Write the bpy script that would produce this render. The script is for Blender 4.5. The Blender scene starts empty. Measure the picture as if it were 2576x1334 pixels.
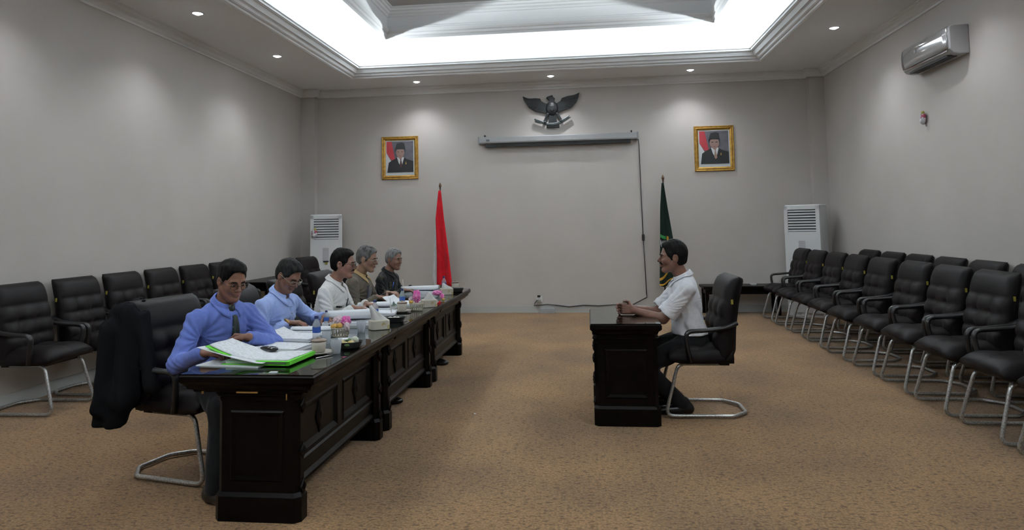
import bpy, bmesh, math, random
import numpy as np
from mathutils import Vector, Matrix

random.seed(7)
PI = math.pi
scene = bpy.context.scene
COL = scene.collection

# ------------------------------------------------------------------ camera
CAM_YAW, CAM_PITCH, CAM_ROLL = 0.115, 0.0655, -0.0184
FOCAL_PX, PPX, PPY = 1700.6, 1279.5, 454.3
def cam_basis(a, p, r):
    f = np.array([-math.sin(a) * math.cos(p), math.cos(a) * math.cos(p), math.sin(p)])
    R = np.array([math.cos(a), math.sin(a), 0.0])
    U = np.cross(R, f)
    return math.cos(r) * R + math.sin(r) * U, -math.sin(r) * R + math.cos(r) * U, f
cR, cU, cF = cam_basis(CAM_YAW, CAM_PITCH, CAM_ROLL)
cam_data = bpy.data.cameras.new('camera')
cam = bpy.data.objects.new('camera', cam_data)
COL.objects.link(cam)
cam.matrix_world = Matrix(((cR[0], cU[0], -cF[0], 0), (cR[1], cU[1], -cF[1], 0), (cR[2], cU[2], -cF[2], 1.5), (0, 0, 0, 1)))
cam_data.sensor_fit = 'HORIZONTAL'
cam_data.sensor_width = 36.0
cam_data.lens = FOCAL_PX / 2576 * 36.0
cam_data.shift_x = (1288 - PPX) / 2576
cam_data.shift_y = (PPY - 667) / 2576
cam_data.clip_start = 0.05
scene.camera = cam

# ------------------------------------------------------------------ world, exposure
world = bpy.data.worlds.new('world')
scene.world = world
world.use_nodes = True
world.node_tree.nodes['Background'].inputs[0].default_value = (0.02, 0.02, 0.022, 1)
world.node_tree.nodes['Background'].inputs[1].default_value = 0.2
scene.view_settings.view_transform = 'Standard'
scene.view_settings.look = 'None'
scene.view_settings.gamma = 1.0
scene.view_settings.use_curve_mapping = False
scene.view_settings.exposure = 0.0

# room numbers (metres)
XL, XR, YN, YB, ZC = -5.04, 3.90, -1.6, 11.6, 3.96
OX0, OX1, OY0, OY1 = -3.77, 2.68, -0.55, 10.58          # opening of the lit ceiling tray
ZT = 4.35                                               # tray ceiling

# ------------------------------------------------------------------ fluorescent cove light (hidden on the ledge)
COVE_POWER = 32.5       # W per metre of strip
def cove_strip(name, p0, p1, inward):
    p0, p1, inward = Vector(p0), Vector(p1), Vector(inward)
    d = bpy.data.lights.new(name, 'AREA')
    d.shape = 'RECTANGLE'
    L = (p1 - p0).length
    d.size, d.size_y = L, 0.06
    d.energy = COVE_POWER * L
    d.color = (0.90, 0.97, 1.0)
    o = bpy.data.objects.new(name, d); COL.objects.link(o)
    n = (Vector((0, 0, 1)) + inward * 0.55).normalized()     # emission direction
    x = (p1 - p0).normalized()
    z = -n
    y = z.cross(x).normalized()
    m = Matrix((x, y, z)).transposed().to_4x4()
    m.translation = (p0 + p1) / 2
    o.matrix_world = m
    return o
zs = 4.10
cove_strip('cove_light', (OX0 - 0.03, OY0, zs), (OX0 - 0.03, OY1, zs), (1, 0, 0))
cove_strip('cove_light', (OX1 + 0.03, OY0, zs), (OX1 + 0.03, OY1, zs), (-1, 0, 0))
cove_strip('cove_light', (OX0, OY1 + 0.03, zs), (OX1, OY1 + 0.03, zs), (0, -1, 0))
cove_strip('cove_light', (OX0, OY0 - 0.03, zs), (OX1, OY0 - 0.03, zs), (0, 1, 0))

# ------------------------------------------------------------------ mesh helpers
class MB:
    """Collects shapes and links them as one mesh object."""
    def __init__(self):
        self.v, self.f, self.m, self.sm = [], [], [], []
        self.mi, self.smooth = 0, False
    def add(self, vs, fs):
        b = len(self.v)
        self.v.extend([tuple(p) for p in vs])
        for f in fs:
            self.f.append([i + b for i in f]); self.m.append(self.mi); self.sm.append(self.smooth)
        return self
    def box(self, x0, x1, y0, y1, z0, z1):
        return self.add([(x0,y0,z0),(x1,y0,z0),(x1,y1,z0),(x0,y1,z0),(x0,y0,z1),(x1,y0,z1),(x1,y1,z1),(x0,y1,z1)],
                        [(0,3,2,1),(4,5,6,7),(0,1,5,4),(1,2,6,5),(2,3,7,6),(3,0,4,7)])
    def rings(self, rings, closed=True, cap0=True, cap1=True):
        """loft a list of rings (lists of points of the same length)"""
        n = len(rings[0]); vs = [p for r in rings for p in r]; fs = []
        for i in range(len(rings) - 1):
            for j in range(n if closed else n - 1):
                k = (j + 1) % n
                fs.append((i*n+j, i*n+k, (i+1)*n+k, (i+1)*n+j))
        if closed and cap0: fs.append(tuple(range(n))[::-1])
        if closed and cap1: fs.append(tuple((len(rings)-1)*n + j for j in range(n)))
        return self.add(vs, fs)
    def rect_loft(self, prof, cx=0, cy=0, ch=0.0):
        """stack of rectangles (half x, half y, z), corners cut by ch"""
        R = []
        for hx, hy, z in prof:
            if ch > 0:
                c = min(ch, hx*.9, hy*.9)
                R.append([(cx-hx+c,cy-hy,z),(cx+hx-c,cy-hy,z),(cx+hx,cy-hy+c,z),(cx+hx,cy+hy-c,z),(cx+hx-c,cy+hy,z),(cx-hx+c,cy+hy,z),(cx-hx,cy+hy-c,z),(cx-hx,cy-hy+c,z)])
            else:
                R.append([(cx-hx,cy-hy,z),(cx+hx,cy-hy,z),(cx+hx,cy+hy,z),(cx-hx,cy+hy,z)])
        return self.rings(R)
    def lathe(self, prof, n=20, c=(0,0,0)):
        R = [[(c[0]+r*math.cos(2*PI*j/n), c[1]+r*math.sin(2*PI*j/n), c[2]+z) for j in range(n)] for r, z in prof]
        return self.rings(R)
    def tube(self, path, r, n=10, closed=False, flat=None):
        """swept circle; r a number or list; flat=(a,b) an ellipse in (side, up)"""
        P = [Vector(p) for p in path]; m = len(P); R = []
        prev = None
        for i in range(m):
            if closed: t = (P[(i+1) % m] - P[i-1])
            else: t = P[min(i+1, m-1)] - P[max(i-1, 0)]
            t.normalize()
            if prev is None:
                up = Vector((0,0,1)) if abs(t.z) < .9 else Vector((1,0,0))
                s = t.cross(up).normalized()
            else:
                s = prev - t * prev.dot(t)
                s = s.normalized() if s.length > 1e-6 else t.cross(Vector((0,0,1))).normalized()
            prev = s
            u = s.cross(t)
            ri = r[i] if isinstance(r, (list, tuple)) else r
            a, b = (ri, ri) if flat is None else (ri*flat[0], ri*flat[1])
            R.append([P[i] + s*(a*math.cos(2*PI*j/n)) + u*(b*math.sin(2*PI*j/n)) for j in range(n)])
        if closed: R.append(R[0]); return self.rings(R, cap0=False, cap1=False)
        return self.rings(R)
    def prism(self, poly, y0, y1, axis='y'):
        """polygon in (a,b) extruded; axis y: (x,z), axis z: (x,y), axis x: (y,z)"""
        def P(a, b, t): return {'y': (a, t, b), 'z': (a, b, t), 'x': (t, a, b)}[axis]
        n = len(poly)
        vs = [P(a, b, y0) for a, b in poly] + [P(a, b, y1) for a, b in poly]
        fs = [(i, (i+1) % n, n+(i+1) % n, n+i) for i in range(n)] + [tuple(range(n))[::-1], tuple(range(n, 2*n))]
        return self.add(vs, fs)
    def grid(self, fn, nu, nv):
        vs = [fn(i/nu, j/nv) for j in range(nv+1) for i in range(nu+1)]
        fs = [(j*(nu+1)+i, j*(nu+1)+i+1, (j+1)*(nu+1)+i+1, (j+1)*(nu+1)+i) for j in range(nv) for i in range(nu)]
        return self.add(vs, fs)
    def sheet(self, fn, nu, nv, th):
        """grid surface given a thickness along its normals"""
        P = [[Vector(fn(i/nu, j/nv)) for i in range(nu+1)] for j in range(nv+1)]
        N = [[None]*(nu+1) for _ in range(nv+1)]
        for j in range(nv+1):
            for i in range(nu+1):
                a = P[j][min(i+1,nu)] - P[j][max(i-1,0)]; b = P[min(j+1,nv)][i] - P[max(j-1,0)][i]
                n = a.cross(b); N[j][i] = n.normalized() if n.length > 1e-12 else Vector((0,0,1))
        w = nu+1; K = w*(nv+1)
        vs = [P[j][i] for j in range(nv+1) for i in range(w)] + [P[j][i] - N[j][i]*th for j in range(nv+1) for i in range(w)]
        fs = []
        for j in range(nv):
            for i in range(nu):
                q = (j*w+i, j*w+i+1, (j+1)*w+i+1, (j+1)*w+i)
                fs.append(q); fs.append(tuple(K+t for t in q[::-1]))
        for i in range(nu):
            fs.append((i+1, i, K+i, K+i+1)); b = nv*w; fs.append((b+i, b+i+1, K+b+i+1, K+b+i))
        for j in range(nv):
            fs.append((j*w, (j+1)*w, K+(j+1)*w, K+j*w)); fs.append(((j+1)*w+nu, j*w+nu, K+j*w+nu, K+(j+1)*w+nu))
        return self.add(vs, fs)
    def ball(self, c, r, nu=14, nv=9, rot=None):
        rx, ry, rz = (r, r, r) if not isinstance(r, (tuple, list)) else r
        R = []
        for j in range(nv+1):
            th = PI*(j/nv); th = min(max(th, .02), PI-.02)
            R.append([Vector((rx*math.sin(th)*math.cos(2*PI*i/nu), ry*math.sin(th)*math.sin(2*PI*i/nu), -rz*math.cos(th))) for i in range(nu)])
        if rot is not None: R = [[rot @ p for p in ring] for ring in R]
        c = Vector(c)
        return self.rings([[p + c for p in ring] for ring in R])
    def mesh(self, name, mats):
        me = bpy.data.meshes.new(name)
        me.from_pydata(self.v, [], self.f)
        for mt in (mats if isinstance(mats, (list, tuple)) else [mats]): me.materials.append(mt)
        me.polygons.foreach_set('material_index', self.m)
        me.polygons.foreach_set('use_smooth', self.sm)
        me.update()
        bm = bmesh.new(); bm.from_mesh(me); bmesh.ops.recalc_face_normals(bm, faces=bm.faces); bm.to_mesh(me); bm.free()
        return me
    def build(self, name, mats, parent=None, loc=None, rotz=None, bevel=0, seg=2):
        o = bpy.data.objects.new(name, self.mesh(name, mats)); COL.objects.link(o)
        if parent is not None: o.parent = parent
        if loc is not None: o.location = loc
        if rotz is not None: o.rotation_euler = (0, 0, rotz)
        if bevel:
            md = o.modifiers.new('bevel', 'BEVEL'); md.width = bevel; md.segments = seg; md.limit_method = 'ANGLE'; md.angle_limit = math.radians(35)
        return o

def tag(o, label=None, cat=None, group=None, kind=None):
    if label: o['label'] = label
    if cat: o['category'] = cat
    if group: o['group'] = group
    if kind: o['kind'] = kind
    return o
def empty(name, loc=(0,0,0), rotz=0, label=None, cat=None, group=None):
    o = bpy.data.objects.new(name, None); COL.objects.link(o)
    o.location = loc; o.rotation_euler = (0, 0, rotz); o.empty_display_size = .1
    return tag(o, label, cat, group)
def copy_tree(o, parent=None):
    c = o.copy(); COL.objects.link(c); c.parent = parent
    for ch in list(o.children): copy_tree(ch, c)
    return c
def smooth_path(pts, r=0.05, n=5):
    """polyline with rounded corners"""
    P = [Vector(p) for p in pts]; out = [P[0]]
    rr = r if isinstance(r, (list, tuple)) else [r]*len(P)
    for i in range(1, len(P)-1):
        a, b, c = P[i-1], P[i], P[i+1]
        d = min(rr[i], (a-b).length*.48, (c-b).length*.48)
        p0 = b + (a-b).normalized()*d; p1 = b + (c-b).normalized()*d
        for k in range(n+1):
            t = k/n; out.append(p0*(1-t)**2 + b*2*t*(1-t) + p1*t*t)
    out.append(P[-1])
    return out

# ------------------------------------------------------------------ materials
def mat(name, color, rough=.5, metal=0, **kw):
    m = bpy.data.materials.new(name); m.use_nodes = True
    b = m.node_tree.nodes['Principled BSDF']
    b.inputs['Base Color'].default_value = (*color, 1)
    b.inputs['Roughness'].default_value = rough
    b.inputs['Metallic'].default_value = metal
    if 'spec' in kw: b.inputs['Specular IOR Level'].default_value = kw['spec']
    if 'trans' in kw: b.inputs['Transmission Weight'].default_value = kw['trans']
    if 'ior' in kw: b.inputs['IOR'].default_value = kw['ior']
    if 'coat' in kw: b.inputs['Coat Weight'].default_value = kw['coat']; b.inputs['Coat Roughness'].default_value = .08
    if 'emit' in kw: b.inputs['Emission Color'].default_value = (*kw['emit'], 1); b.inputs['Emission Strength'].default_value = kw.get('estr', 1)
    if 'sheen' in kw: b.inputs['Sheen Weight'].default_value = kw['sheen']
    return m
def nodes(m): return m.node_tree.nodes, m.node_tree.links, m.node_tree.nodes['Principled BSDF']
def vary(m, c2, scale=8, detail=4, lo=.35, hi=.65, stretch=None, bump=0, bscale=None, bdist=.002, coords='Object'):
    """mix the base colour towards c2 with a noise; optional fine bump"""
    N, L, b = nodes(m)
    tc = N.new('ShaderNodeTexCoord'); mp = N.new('ShaderNodeMapping')
    if stretch: mp.inputs['Scale'].default_value = stretch
    L.new(tc.outputs[coords], mp.inputs[0])
    nz = N.new('ShaderNodeTexNoise'); nz.inputs['Scale'].default_value = scale; nz.inputs['Detail'].default_value = detail
    L.new(mp.outputs[0], nz.inputs['Vector'])
    rp = N.new('ShaderNodeValToRGB'); rp.color_ramp.elements[0].position = lo; rp.color_ramp.elements[1].position = hi
    rp.color_ramp.elements[0].color = b.inputs['Base Color'].default_value; rp.color_ramp.elements[1].color = (*c2, 1)
    L.new(nz.outputs['Fac'], rp.inputs[0]); L.new(rp.outputs[0], b.inputs['Base Color'])
    if bump:
        n2 = N.new('ShaderNodeTexNoise'); n2.inputs['Scale'].default_value = bscale or scale; n2.inputs['Detail'].default_value = 3
        L.new(mp.outputs[0], n2.inputs['Vector'])
        bp = N.new('ShaderNodeBump'); bp.inputs['Strength'].default_value = bump; bp.inputs['Distance'].default_value = bdist
        L.new(n2.outputs['Fac'], bp.inputs['Height']); L.new(bp.outputs[0], b.inputs['Normal'])
    return m

M = {}
M['wall'] = vary(mat('wall_paint', (.545, .513, .487), .85, spec=.15), (.515, .485, .458), 1.3, 3, bump=.25, bscale=260, bdist=.001)
M['unseen_dark'] = vary(mat('unseen_wall_dark', (.07, .05, .04), .6), (.09, .065, .05), 3, 4, stretch=(4, 4, .4))  # invented dark finish for the unseen wall, keeps fill off near faces
M['ceiling'] = mat('ceiling_paint', (.88, .91, .95), .9, spec=.1)
M['inner'] = mat('inner_panel_shade', (.50, .50, .50), .9, spec=.1)  # shade of the recess put into the colour, darker than the ceiling
M['trim'] = mat('trim_paint', (.80, .82, .84), .8, spec=.15)
M['tray'] = mat('tray_paint', (.82, .84, .85), .9, spec=.1)
M['baseboard'] = mat('baseboard_paint', (.46, .47, .455), .6)
def carpet():
    m = mat('carpet_pile', (.30, .185, .105), .95, spec=.05, sheen=.15)
    N, L, b = nodes(m)
    tc = N.new('ShaderNodeTexCoord')
    big = N.new('ShaderNodeTexNoise'); big.inputs['Scale'].default_value = 1.1; big.inputs['Detail'].default_value = 5
    L.new(tc.outputs['Object'], big.inputs['Vector'])
    r1 = N.new('ShaderNodeValToRGB'); e = r1.color_ramp.elements
    e[0].position, e[0].color = .32, (.185, .115, .064, 1); e[1].position, e[1].color = .68, (.305, .185, .092, 1)
    L.new(big.outputs['Fac'], r1.inputs[0])
    mp = N.new('ShaderNodeMapping'); mp.inputs['Scale'].default_value = (26, 55, 1)
    L.new(tc.outputs['Object'], mp.inputs[0])
    fl = N.new('ShaderNodeTexNoise'); fl.inputs['Scale'].default_value = 1.0; fl.inputs['Detail'].default_value = 2
    L.new(mp.outputs[0], fl.inputs['Vector'])
    r2 = N.new('ShaderNodeValToRGB'); e = r2.color_ramp.elements
    e[0].position, e[0].color = .34, (.34, .33, .35, 1); e[1].position, e[1].color = .47, (1, 1, 1, 1)
    L.new(fl.outputs['Fac'], r2.inputs[0])
    mx = N.new('ShaderNodeMix'); mx.data_type = 'RGBA'; mx.blend_type = 'MULTIPLY'; mx.inputs[0].default_value = .75
    L.new(r1.outputs[0], mx.inputs[6]); L.new(r2.outputs[0], mx.inputs[7])
    fi = N.new('ShaderNodeTexNoise'); fi.inputs['Scale'].default_value = 75; fi.inputs['Detail'].default_value = 2
    L.new(tc.outputs['Object'], fi.inputs['Vector'])
    r3 = N.new('ShaderNodeValToRGB'); e = r3.color_ramp.elements
    e[0].position, e[0].color = .36, (.62, .62, .62, 1); e[1].position, e[1].color = .66, (1.28, 1.22, 1.12, 1)
    L.new(fi.outputs['Fac'], r3.inputs[0])
    m2 = N.new('ShaderNodeMix'); m2.data_type = 'RGBA'; m2.blend_type = 'MULTIPLY'; m2.inputs[0].default_value = .9
    L.new(mx.outputs[2], m2.inputs[6]); L.new(r3.outputs[0], m2.inputs[7]); L.new(m2.outputs[2], b.inputs['Base Color'])
    bp = N.new('ShaderNodeBump'); bp.inputs['Strength'].default_value = .5; bp.inputs['Distance'].default_value = .004
    L.new(fi.outputs['Fac'], bp.inputs['Height']); L.new(bp.outputs[0], b.inputs['Normal'])
    return m
M['carpet'] = carpet()
M['wood'] = vary(mat('dark_stained_wood', (.0020, .0014, .0013), .38, spec=.13), (.0038, .0025, .0021), 3, 6, stretch=(6, .8, 6))
M['glass_top'] = mat('table_glass', (.55, .62, .58), .03, trans=1.0, ior=1.5)
M['leather'] = vary(mat('dark_leather', (.0072, .0058, .0064), .5, spec=.15), (.0105, .0082, .0090), 9, 3, bump=.12, bscale=190, bdist=.001)
M['plastic'] = mat('black_plastic', (.012, .012, .013), .38)
M['black'] = mat('flat_black', (.008, .008, .008), .6)
M['steel'] = vary(mat('speckled_steel', (.50, .50, .49), .34, .7), (.24, .23, .22), 120, 3, .45, .66)
M['yellow'] = mat('yellow_tag', (.30, .26, .03), .7)
M['brass'] = mat('brass', (.55, .36, .12), .35, .8)
M['gold'] = vary(mat('gilt_frame', (.50, .29, .055), .36, .55), (.33, .17, .03), 22, 4, bump=.5, bscale=70, bdist=.003)
M['white_plastic'] = mat('white_plastic', (.66, .68, .69), .45)
M['grey_plastic'] = mat('grey_plastic', (.36, .37, .38), .5)
M['silver'] = mat('silver_gloss', (.56, .56, .57), .13, .55, coat=.6)
M['paper'] = mat('white_paper', (.90, .93, .98), .8, spec=.1)
def text_paper():
    m = mat('printed_paper', (.90, .93, .98), .8, spec=.1)
    N, L, b = nodes(m)
    tc = N.new('ShaderNodeTexCoord')
    wv = N.new('ShaderNodeTexWave'); wv.wave_type = 'BANDS'; wv.bands_direction = 'Y'; wv.inputs['Scale'].default_value = 20; wv.inputs['Distortion'].default_value = 0
    nz = N.new('ShaderNodeTexNoise'); nz.inputs['Scale'].default_value = 55; nz.inputs['Detail'].default_value = 2
    L.new(tc.outputs['Object'], wv.inputs['Vector']); L.new(tc.outputs['Object'], nz.inputs['Vector'])
    mu = N.new('ShaderNodeMath'); mu.operation = 'MULTIPLY'; L.new(wv.outputs['Fac'], mu.inputs[0]); L.new(nz.outputs['Fac'], mu.inputs[1])
    rp = N.new('ShaderNodeValToRGB'); e = rp.color_ramp.elements
    e[0].position, e[0].color = .42, (.90, .93, .98, 1); e[1].position, e[1].color = .60, (.52, .54, .58, 1)
    L.new(mu.outputs[0], rp.inputs[0]); L.new(rp.outputs[0], b.inputs['Base Color'])
    return m
M['print'] = text_paper()
M['green'] = mat('lime_green_card', (.13, .62, .03), .5)

# ------------------------------------------------------------------ the room
def struct(name, mb, m, label=None, parent=None, **kw):
    o = mb.build(name, m, parent, **kw)
    if parent is None: o['kind'] = 'structure'
    if label: o['label'] = label
    return o
T = .15
struct('floor', MB().box(XL-T, XR+T, YN-T, YB+T, -T, 0), M['carpet'], 'brown flecked wall to wall carpet of the meeting room')
struct('wall_left', MB().box(XL-T, XL, YN-T, YB+T, 0, 5.2), M['wall'], 'warm grey papered wall on the left behind the chair row')
struct('wall_right', MB().box(XR, XR+T, YN-T, YB+T, 0, 5.2), M['wall'], 'warm grey papered wall on the right with the wall air conditioner')
struct('wall_back', MB().box(XL, XR, YB, YB+T, 0, 5.2), M['wall'], 'warm grey papered back wall with emblem and portraits')
struct('wall_front', MB().box(XL, XR, YN-T, YN, 0, 5.2), M['unseen_dark'], 'unseen wall behind the camera, darkened to cut fill light')
# corner piers on the back wall
struct('wall_pier_left', MB().box(XL, -4.78, YB-.13, YB, 0, ZC), M['wall'], 'shallow pier in the left back corner')
struct('wall_pier_right', MB().box(3.66, XR, YB-.13, YB, 0, ZC), M['wall'], 'shallow pier in the right back corner')
# ceiling ring around the tray opening
cb = MB()
cb.box(XL, OX0, YN, YB, ZC, ZC+.05); cb.box(OX1, XR, YN, YB, ZC, ZC+.05)
cb.box(OX0, OX1, YN, OY0, ZC, ZC+.05); cb.box(OX0, OX1, OY1, YB, ZC, ZC+.05)
struct('ceiling', cb, M['ceiling'], 'flat white ceiling around the lit tray')
def frame_loft(prof):
    """sweep a profile of (inset from the tray opening, z) round the rectangle of the opening"""
    mb = MB(); R = []
    for s, z in prof:
        R.append([(OX0+s, OY0+s, z), (OX1-s, OY0+s, z), (OX1-s, OY1-s, z), (OX0+s, OY1-s, z)])
    return mb.rings(R, cap0=False, cap1=False)
struct('trim_1', frame_loft([(-.05, 3.96), (-.045, 3.935), (-.02, 3.925), (.005, 3.935), (.015, 3.955), (.03, 3.955), (.05, 3.965), (.065, 3.99), (.085, 4.0), (.10, 4.0), (.115, 4.02), (.135, 4.045), (.16, 4.055), (.175, 4.06), (.175, 4.085), (.19, 4.09), (.19, 4.12), (.16, 4.12), (.155, 4.05), (-.26, 4.05)]), M['trim'], 'white stepped cornice round the lit ceiling tray')
struct('ceiling_tray', frame_loft([(-.26, 4.05), (-.26, ZT), (.80, ZT)]), M['tray'], 'bright white cove of the lit ceiling tray')
struct('trim_2', frame_loft([(.78, ZT), (.79, 4.325), (.815, 4.325), (.82, 4.355), (.84, 4.37), (.845, 4.40), (.865, 4.41), (.885, 4.44), (.885, 4.465), (.865, 4.475), (.86, 4.50), (.845, 4.51)]), M['trim'], 'white moulding on the lower edge of the inner ceiling recess')
ir = frame_loft([(.845, 4.51), (.845, 4.66)])
struct('ceiling_recess', ir, M['trim'], 'upright sides of the inner ceiling recess')
ic = frame_loft([(.845, 4.65), (.865, 4.655), (.875, 4.68), (.90, 4.695), (.905, 4.72), (.93, 4.73), (.935, 4.76), (.96, 4.765), (.96, 4.79)])
struct('trim_3', ic, M['trim'], 'white moulding at the top of the inner ceiling recess')
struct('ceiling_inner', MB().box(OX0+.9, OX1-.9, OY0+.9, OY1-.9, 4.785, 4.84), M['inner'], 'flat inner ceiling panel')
# crown moulding and baseboards
CP = [(0, -.125), (.012, -.125), (.02, -.105), (.045, -.09), (.06, -.06), (.085, -.04), (.09, -.018), (.11, -.012), (.11, 0), (0, 0)]
mb = MB().prism([(XL+a, ZC+b) for a, b in CP], YN, YB-.02, 'y'); struct('trim_4', mb, M['trim'], 'crown moulding along the left wall')
mb = MB().prism([(XR-a, ZC+b) for a, b in CP], YN, YB-.02, 'y'); struct('trim_5', mb, M['trim'], 'crown moulding along the right wall')
mb = MB().prism([(YB-a, ZC+b) for a, b in CP], XL, XR, 'x')
mb.prism([(YB-.13-a, ZC+b) for a, b in CP], XL, -4.78+.09, 'x'); mb.prism([(YB-.13-a, ZC+b) for a, b in CP], 3.66-.09, XR, 'x')
struct('trim_6', mb, M['trim'], 'crown moulding along the back wall, stepping round the corner piers')
struct('baseboard_back', MB().box(-4.78, 3.66, YB-.015, YB, 0, .115), M['baseboard'], 'pale grey skirting along the back wall')
struct('baseboard_left', MB().box(XL, XL+.012, YN, YB-.13, 0, .115), M['baseboard'], 'pale grey skirting along the left wall')
struct('baseboard_right', MB().box(XR-.012, XR, YN, YB-.13, 0, .115), M['baseboard'], 'pale grey skirting along the right wall')

# ------------------------------------------------------------------ downlights
M['lamp'] = mat('lamp_glow', (1, 1, 1), .5, emit=(.93, .96, 1.0), estr=22)
DOWN_POWER = 41.0
def downlight(x, y, label):
    e = empty('ceiling_downlight', (x, y, ZC), 0, label, 'downlight', 'recessed downlights in the ceiling')
    mb = MB(); mb.smooth = True
    mb.lathe([(.052, 0), (.055, -.006), (.066, -.006), (.068, 0), (.052, .002)], 24)
    mb.build('trim_ring', M['trim'], e)
    mb = MB(); mb.smooth = True
    mb.lathe([(.001, -.022), (.022, -.019), (.038, -.010), (.052, -.003), (.05, .0), (.001, .0)], 20)
    mb.build('lamp_lens', M['lamp'], e)
    d = bpy.data.lights.new('downlight_beam', 'SPOT'); d.energy = DOWN_POWER; d.spot_size = math.radians(118); d.spot_blend = .85; d.shadow_soft_size = .04; d.color = (.93, .96, 1.0)
    o = bpy.data.objects.new('downlight_beam', d); COL.objects.link(o); o.parent = e; o.location = (0, 0, -.035)
    return e
DL = [(-4.33, 7.07, 'recessed downlight nearest the camera above the left chair row'), (-4.33, 9.05, 'recessed downlight above the left wall, closer to the back corner'),
      (-2.83, 11.12, 'recessed downlight above the portrait left of the emblem'), (-.55, 11.12, 'recessed downlight in the middle above the eagle emblem'),
      (1.72, 11.12, 'recessed downlight above the portrait right of the emblem'), (3.22, 9.0, 'recessed downlight beside the right wall air conditioner')]
for x, y, l in DL: downlight(x, y, l)
for x, y in [(-4.33, 5.07), (-4.33, 3.07), (-4.33, 1.07), (3.22, 7.0), (-4.33, -.9)]:
    downlight(x, y, 'recessed downlight of the rows that go on outside the picture')

# ================================================================== chairs
def lerp(a, b, t): return a + (b - a) * t
def interp(x, xs, ys):
    return float(np.interp(x, xs, ys))
def backrest_mesh():
    mb = MB(); mb.smooth = True
    NU, NV = 30, 40
    rows = []
    for j in range(NV+1):
        v = j/NV
        z = lerp(.405, 1.07, v)
        xr = interp(v, [0, .03, .08, .16, .4, .7, 1], [-.115, -.165, -.205, -.226, -.234, -.262, -.31])
        w = interp(v, [0, .1, .35, .7, .93, 1], [.25, .266, .274, .274, .268, .262])
        th = interp(v, [0, .03, .08, .16, .3, .6, .9, 1], [.05, .09, .125, .145, .145, .125, .105, .095])
        e = min(v, 1-v)                         # rounding at the two ends
        k = 1.0
        if e < .06: k = math.sqrt(max(0, 1-((.06-e)/.06)**2))*.88+.12
        ring = []
        xm = xr + th/2
        for i in range(NU+1):                   # front
            t_ = -1 + 2*i/NU; u = math.copysign(1-(1-abs(t_))**1.5, t_)
            prof = (1-abs(u)**12)**.5 if abs(u) < 1 else 0
            d = 0
            if v > .72: d = .022*math.sin(PI*min(1, (v-.72)/.28))**.6
            elif .16 < v:
                t = (v-.16)/.56
                cu, cv = (u*.98+1)/2*3, t*3
                a = abs(math.sin(PI*cu)); b = abs(math.sin(PI*cv))
                d = .026*(a*b)**.5
                for bu in (-.333, .333):
                    for bt in (1/3, 2/3):
                        q = ((u-bu)*.25)**2 + ((t-bt)*.39)**2
                        d -= .018*math.exp(-q/.0005)
            ring.append((xm + k*((th/2)*prof + d*prof), u*w*(.97+.03*k), z))
        for i in range(1, 10):                  # rear
            u = 1 - 2*i/10
            prof = (1-abs(u)**10)**.5
            ring.append((xm - k*(th/2)*prof, u*w*(.97+.03*k), z))
        rows.append(ring)
    mb.rings(rows)
    return mb
def seat_mesh():
    mb = MB(); mb.smooth = True
    NU, NV = 26, 26
    def top(i, j):
        u, v = -1+2*i/NU, j/NV
        x = lerp(-.20, .295, v); w = interp(v, [0, .5, 1], [.255, .272, .262])
        ed = (1-abs(u)**6)**.5 if abs(u) < 1 else 0
        fr = (1-max(0, (v-.72)/.28)**3)
        d = .012*(abs(math.sin(PI*(u+1)))*abs(math.sin(PI*v*2)))**.5
        return x, u*w, .455 + ed*(.055*fr+.028 + d)
    rows = []
    for j in range(NV+1):
        ring = [top(i, j) for i in range(NU+1)]
        x = ring[0][0]; w = ring[-1][1]; v = j/NV
        zb = .415 + .02*max(0, (v-.8)/.2)
        for i in range(0, 9):
            u = 1 - 2*i/8
            ring.append((x - (.012 if j == NV else 0), u*w*.97, zb))
        rows.append(ring)
    mb.rings(rows)
    return mb
def frame_mesh():
    mb = MB(); mb.smooth = True
    y, yo = .205, .24
    pts = [(-.10, y, .405), (.215, y, .405), (.325, yo, .02), (-.19, yo, .02), (-.305, .12, .02),
           (-.305, -.12, .02), (-.19, -yo, .02), (.325, -yo, .02), (.215, -y, .405), (-.10, -y, .405)]
    mb.tube(smooth_path(pts, [0, .06, .07, .03, .03, .03, .03, .07, .06, 0], 6), .0135, 10)
    mb.tube([(-.06, -y, .405), (-.06, y, .405)], .011, 8)
    return mb
def arm_mesh(s):
    mb = MB(); mb.smooth = True
    pts = [(.13, s*.272, .43), (.155, s*.292, .55), (.165, s*.298, .665), (.02, s*.302, .672), (-.13, s*.292, .688), (-.225, s*.262, .72)]
    mb.tube(smooth_path(pts, [0, .05, .075, .08, .08, 0], 6), .021, 10, flat=(1.15, .8))
    return mb
def make_chair(label, group, tag_side=-1):
    t = empty('conference_chair', label=label, cat='chair', group=group)
    CM = make_chair.meshes
    for name, key in [('backrest', 'back'), ('seat', 'seat'), ('seat_pan', 'pan'), ('frame', 'frame'), ('armrest', 'armL'), ('armrest', 'armR'), ('tag', 'tag%d' % tag_side)]:
        o = bpy.data.objects.new(name, CM[key]); COL.objects.link(o); o.parent = t
    return t
make_chair.meshes = {
    'back': backrest_mesh().mesh('backrest', M['leather']), 'seat': seat_mesh().mesh('seat', M['leather']),
    'pan': MB().box(-.17, .19, -.215, .215, .394, .425).mesh('seat_pan', M['black']),
    'frame': frame_mesh().mesh('frame', M['steel']),
    'armL': arm_mesh(1).mesh('armrest', M['plastic']), 'armR': arm_mesh(-1).mesh('armrest', M['plastic']),
    'tag-1': MB().box(-.203, -.188, -.277, -.268, .865, .90).mesh('tag', M['yellow']),
    'tag1': MB().box(-.203, -.188, .268, .277, .865, .90).mesh('tag', M['yellow'])}
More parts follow.
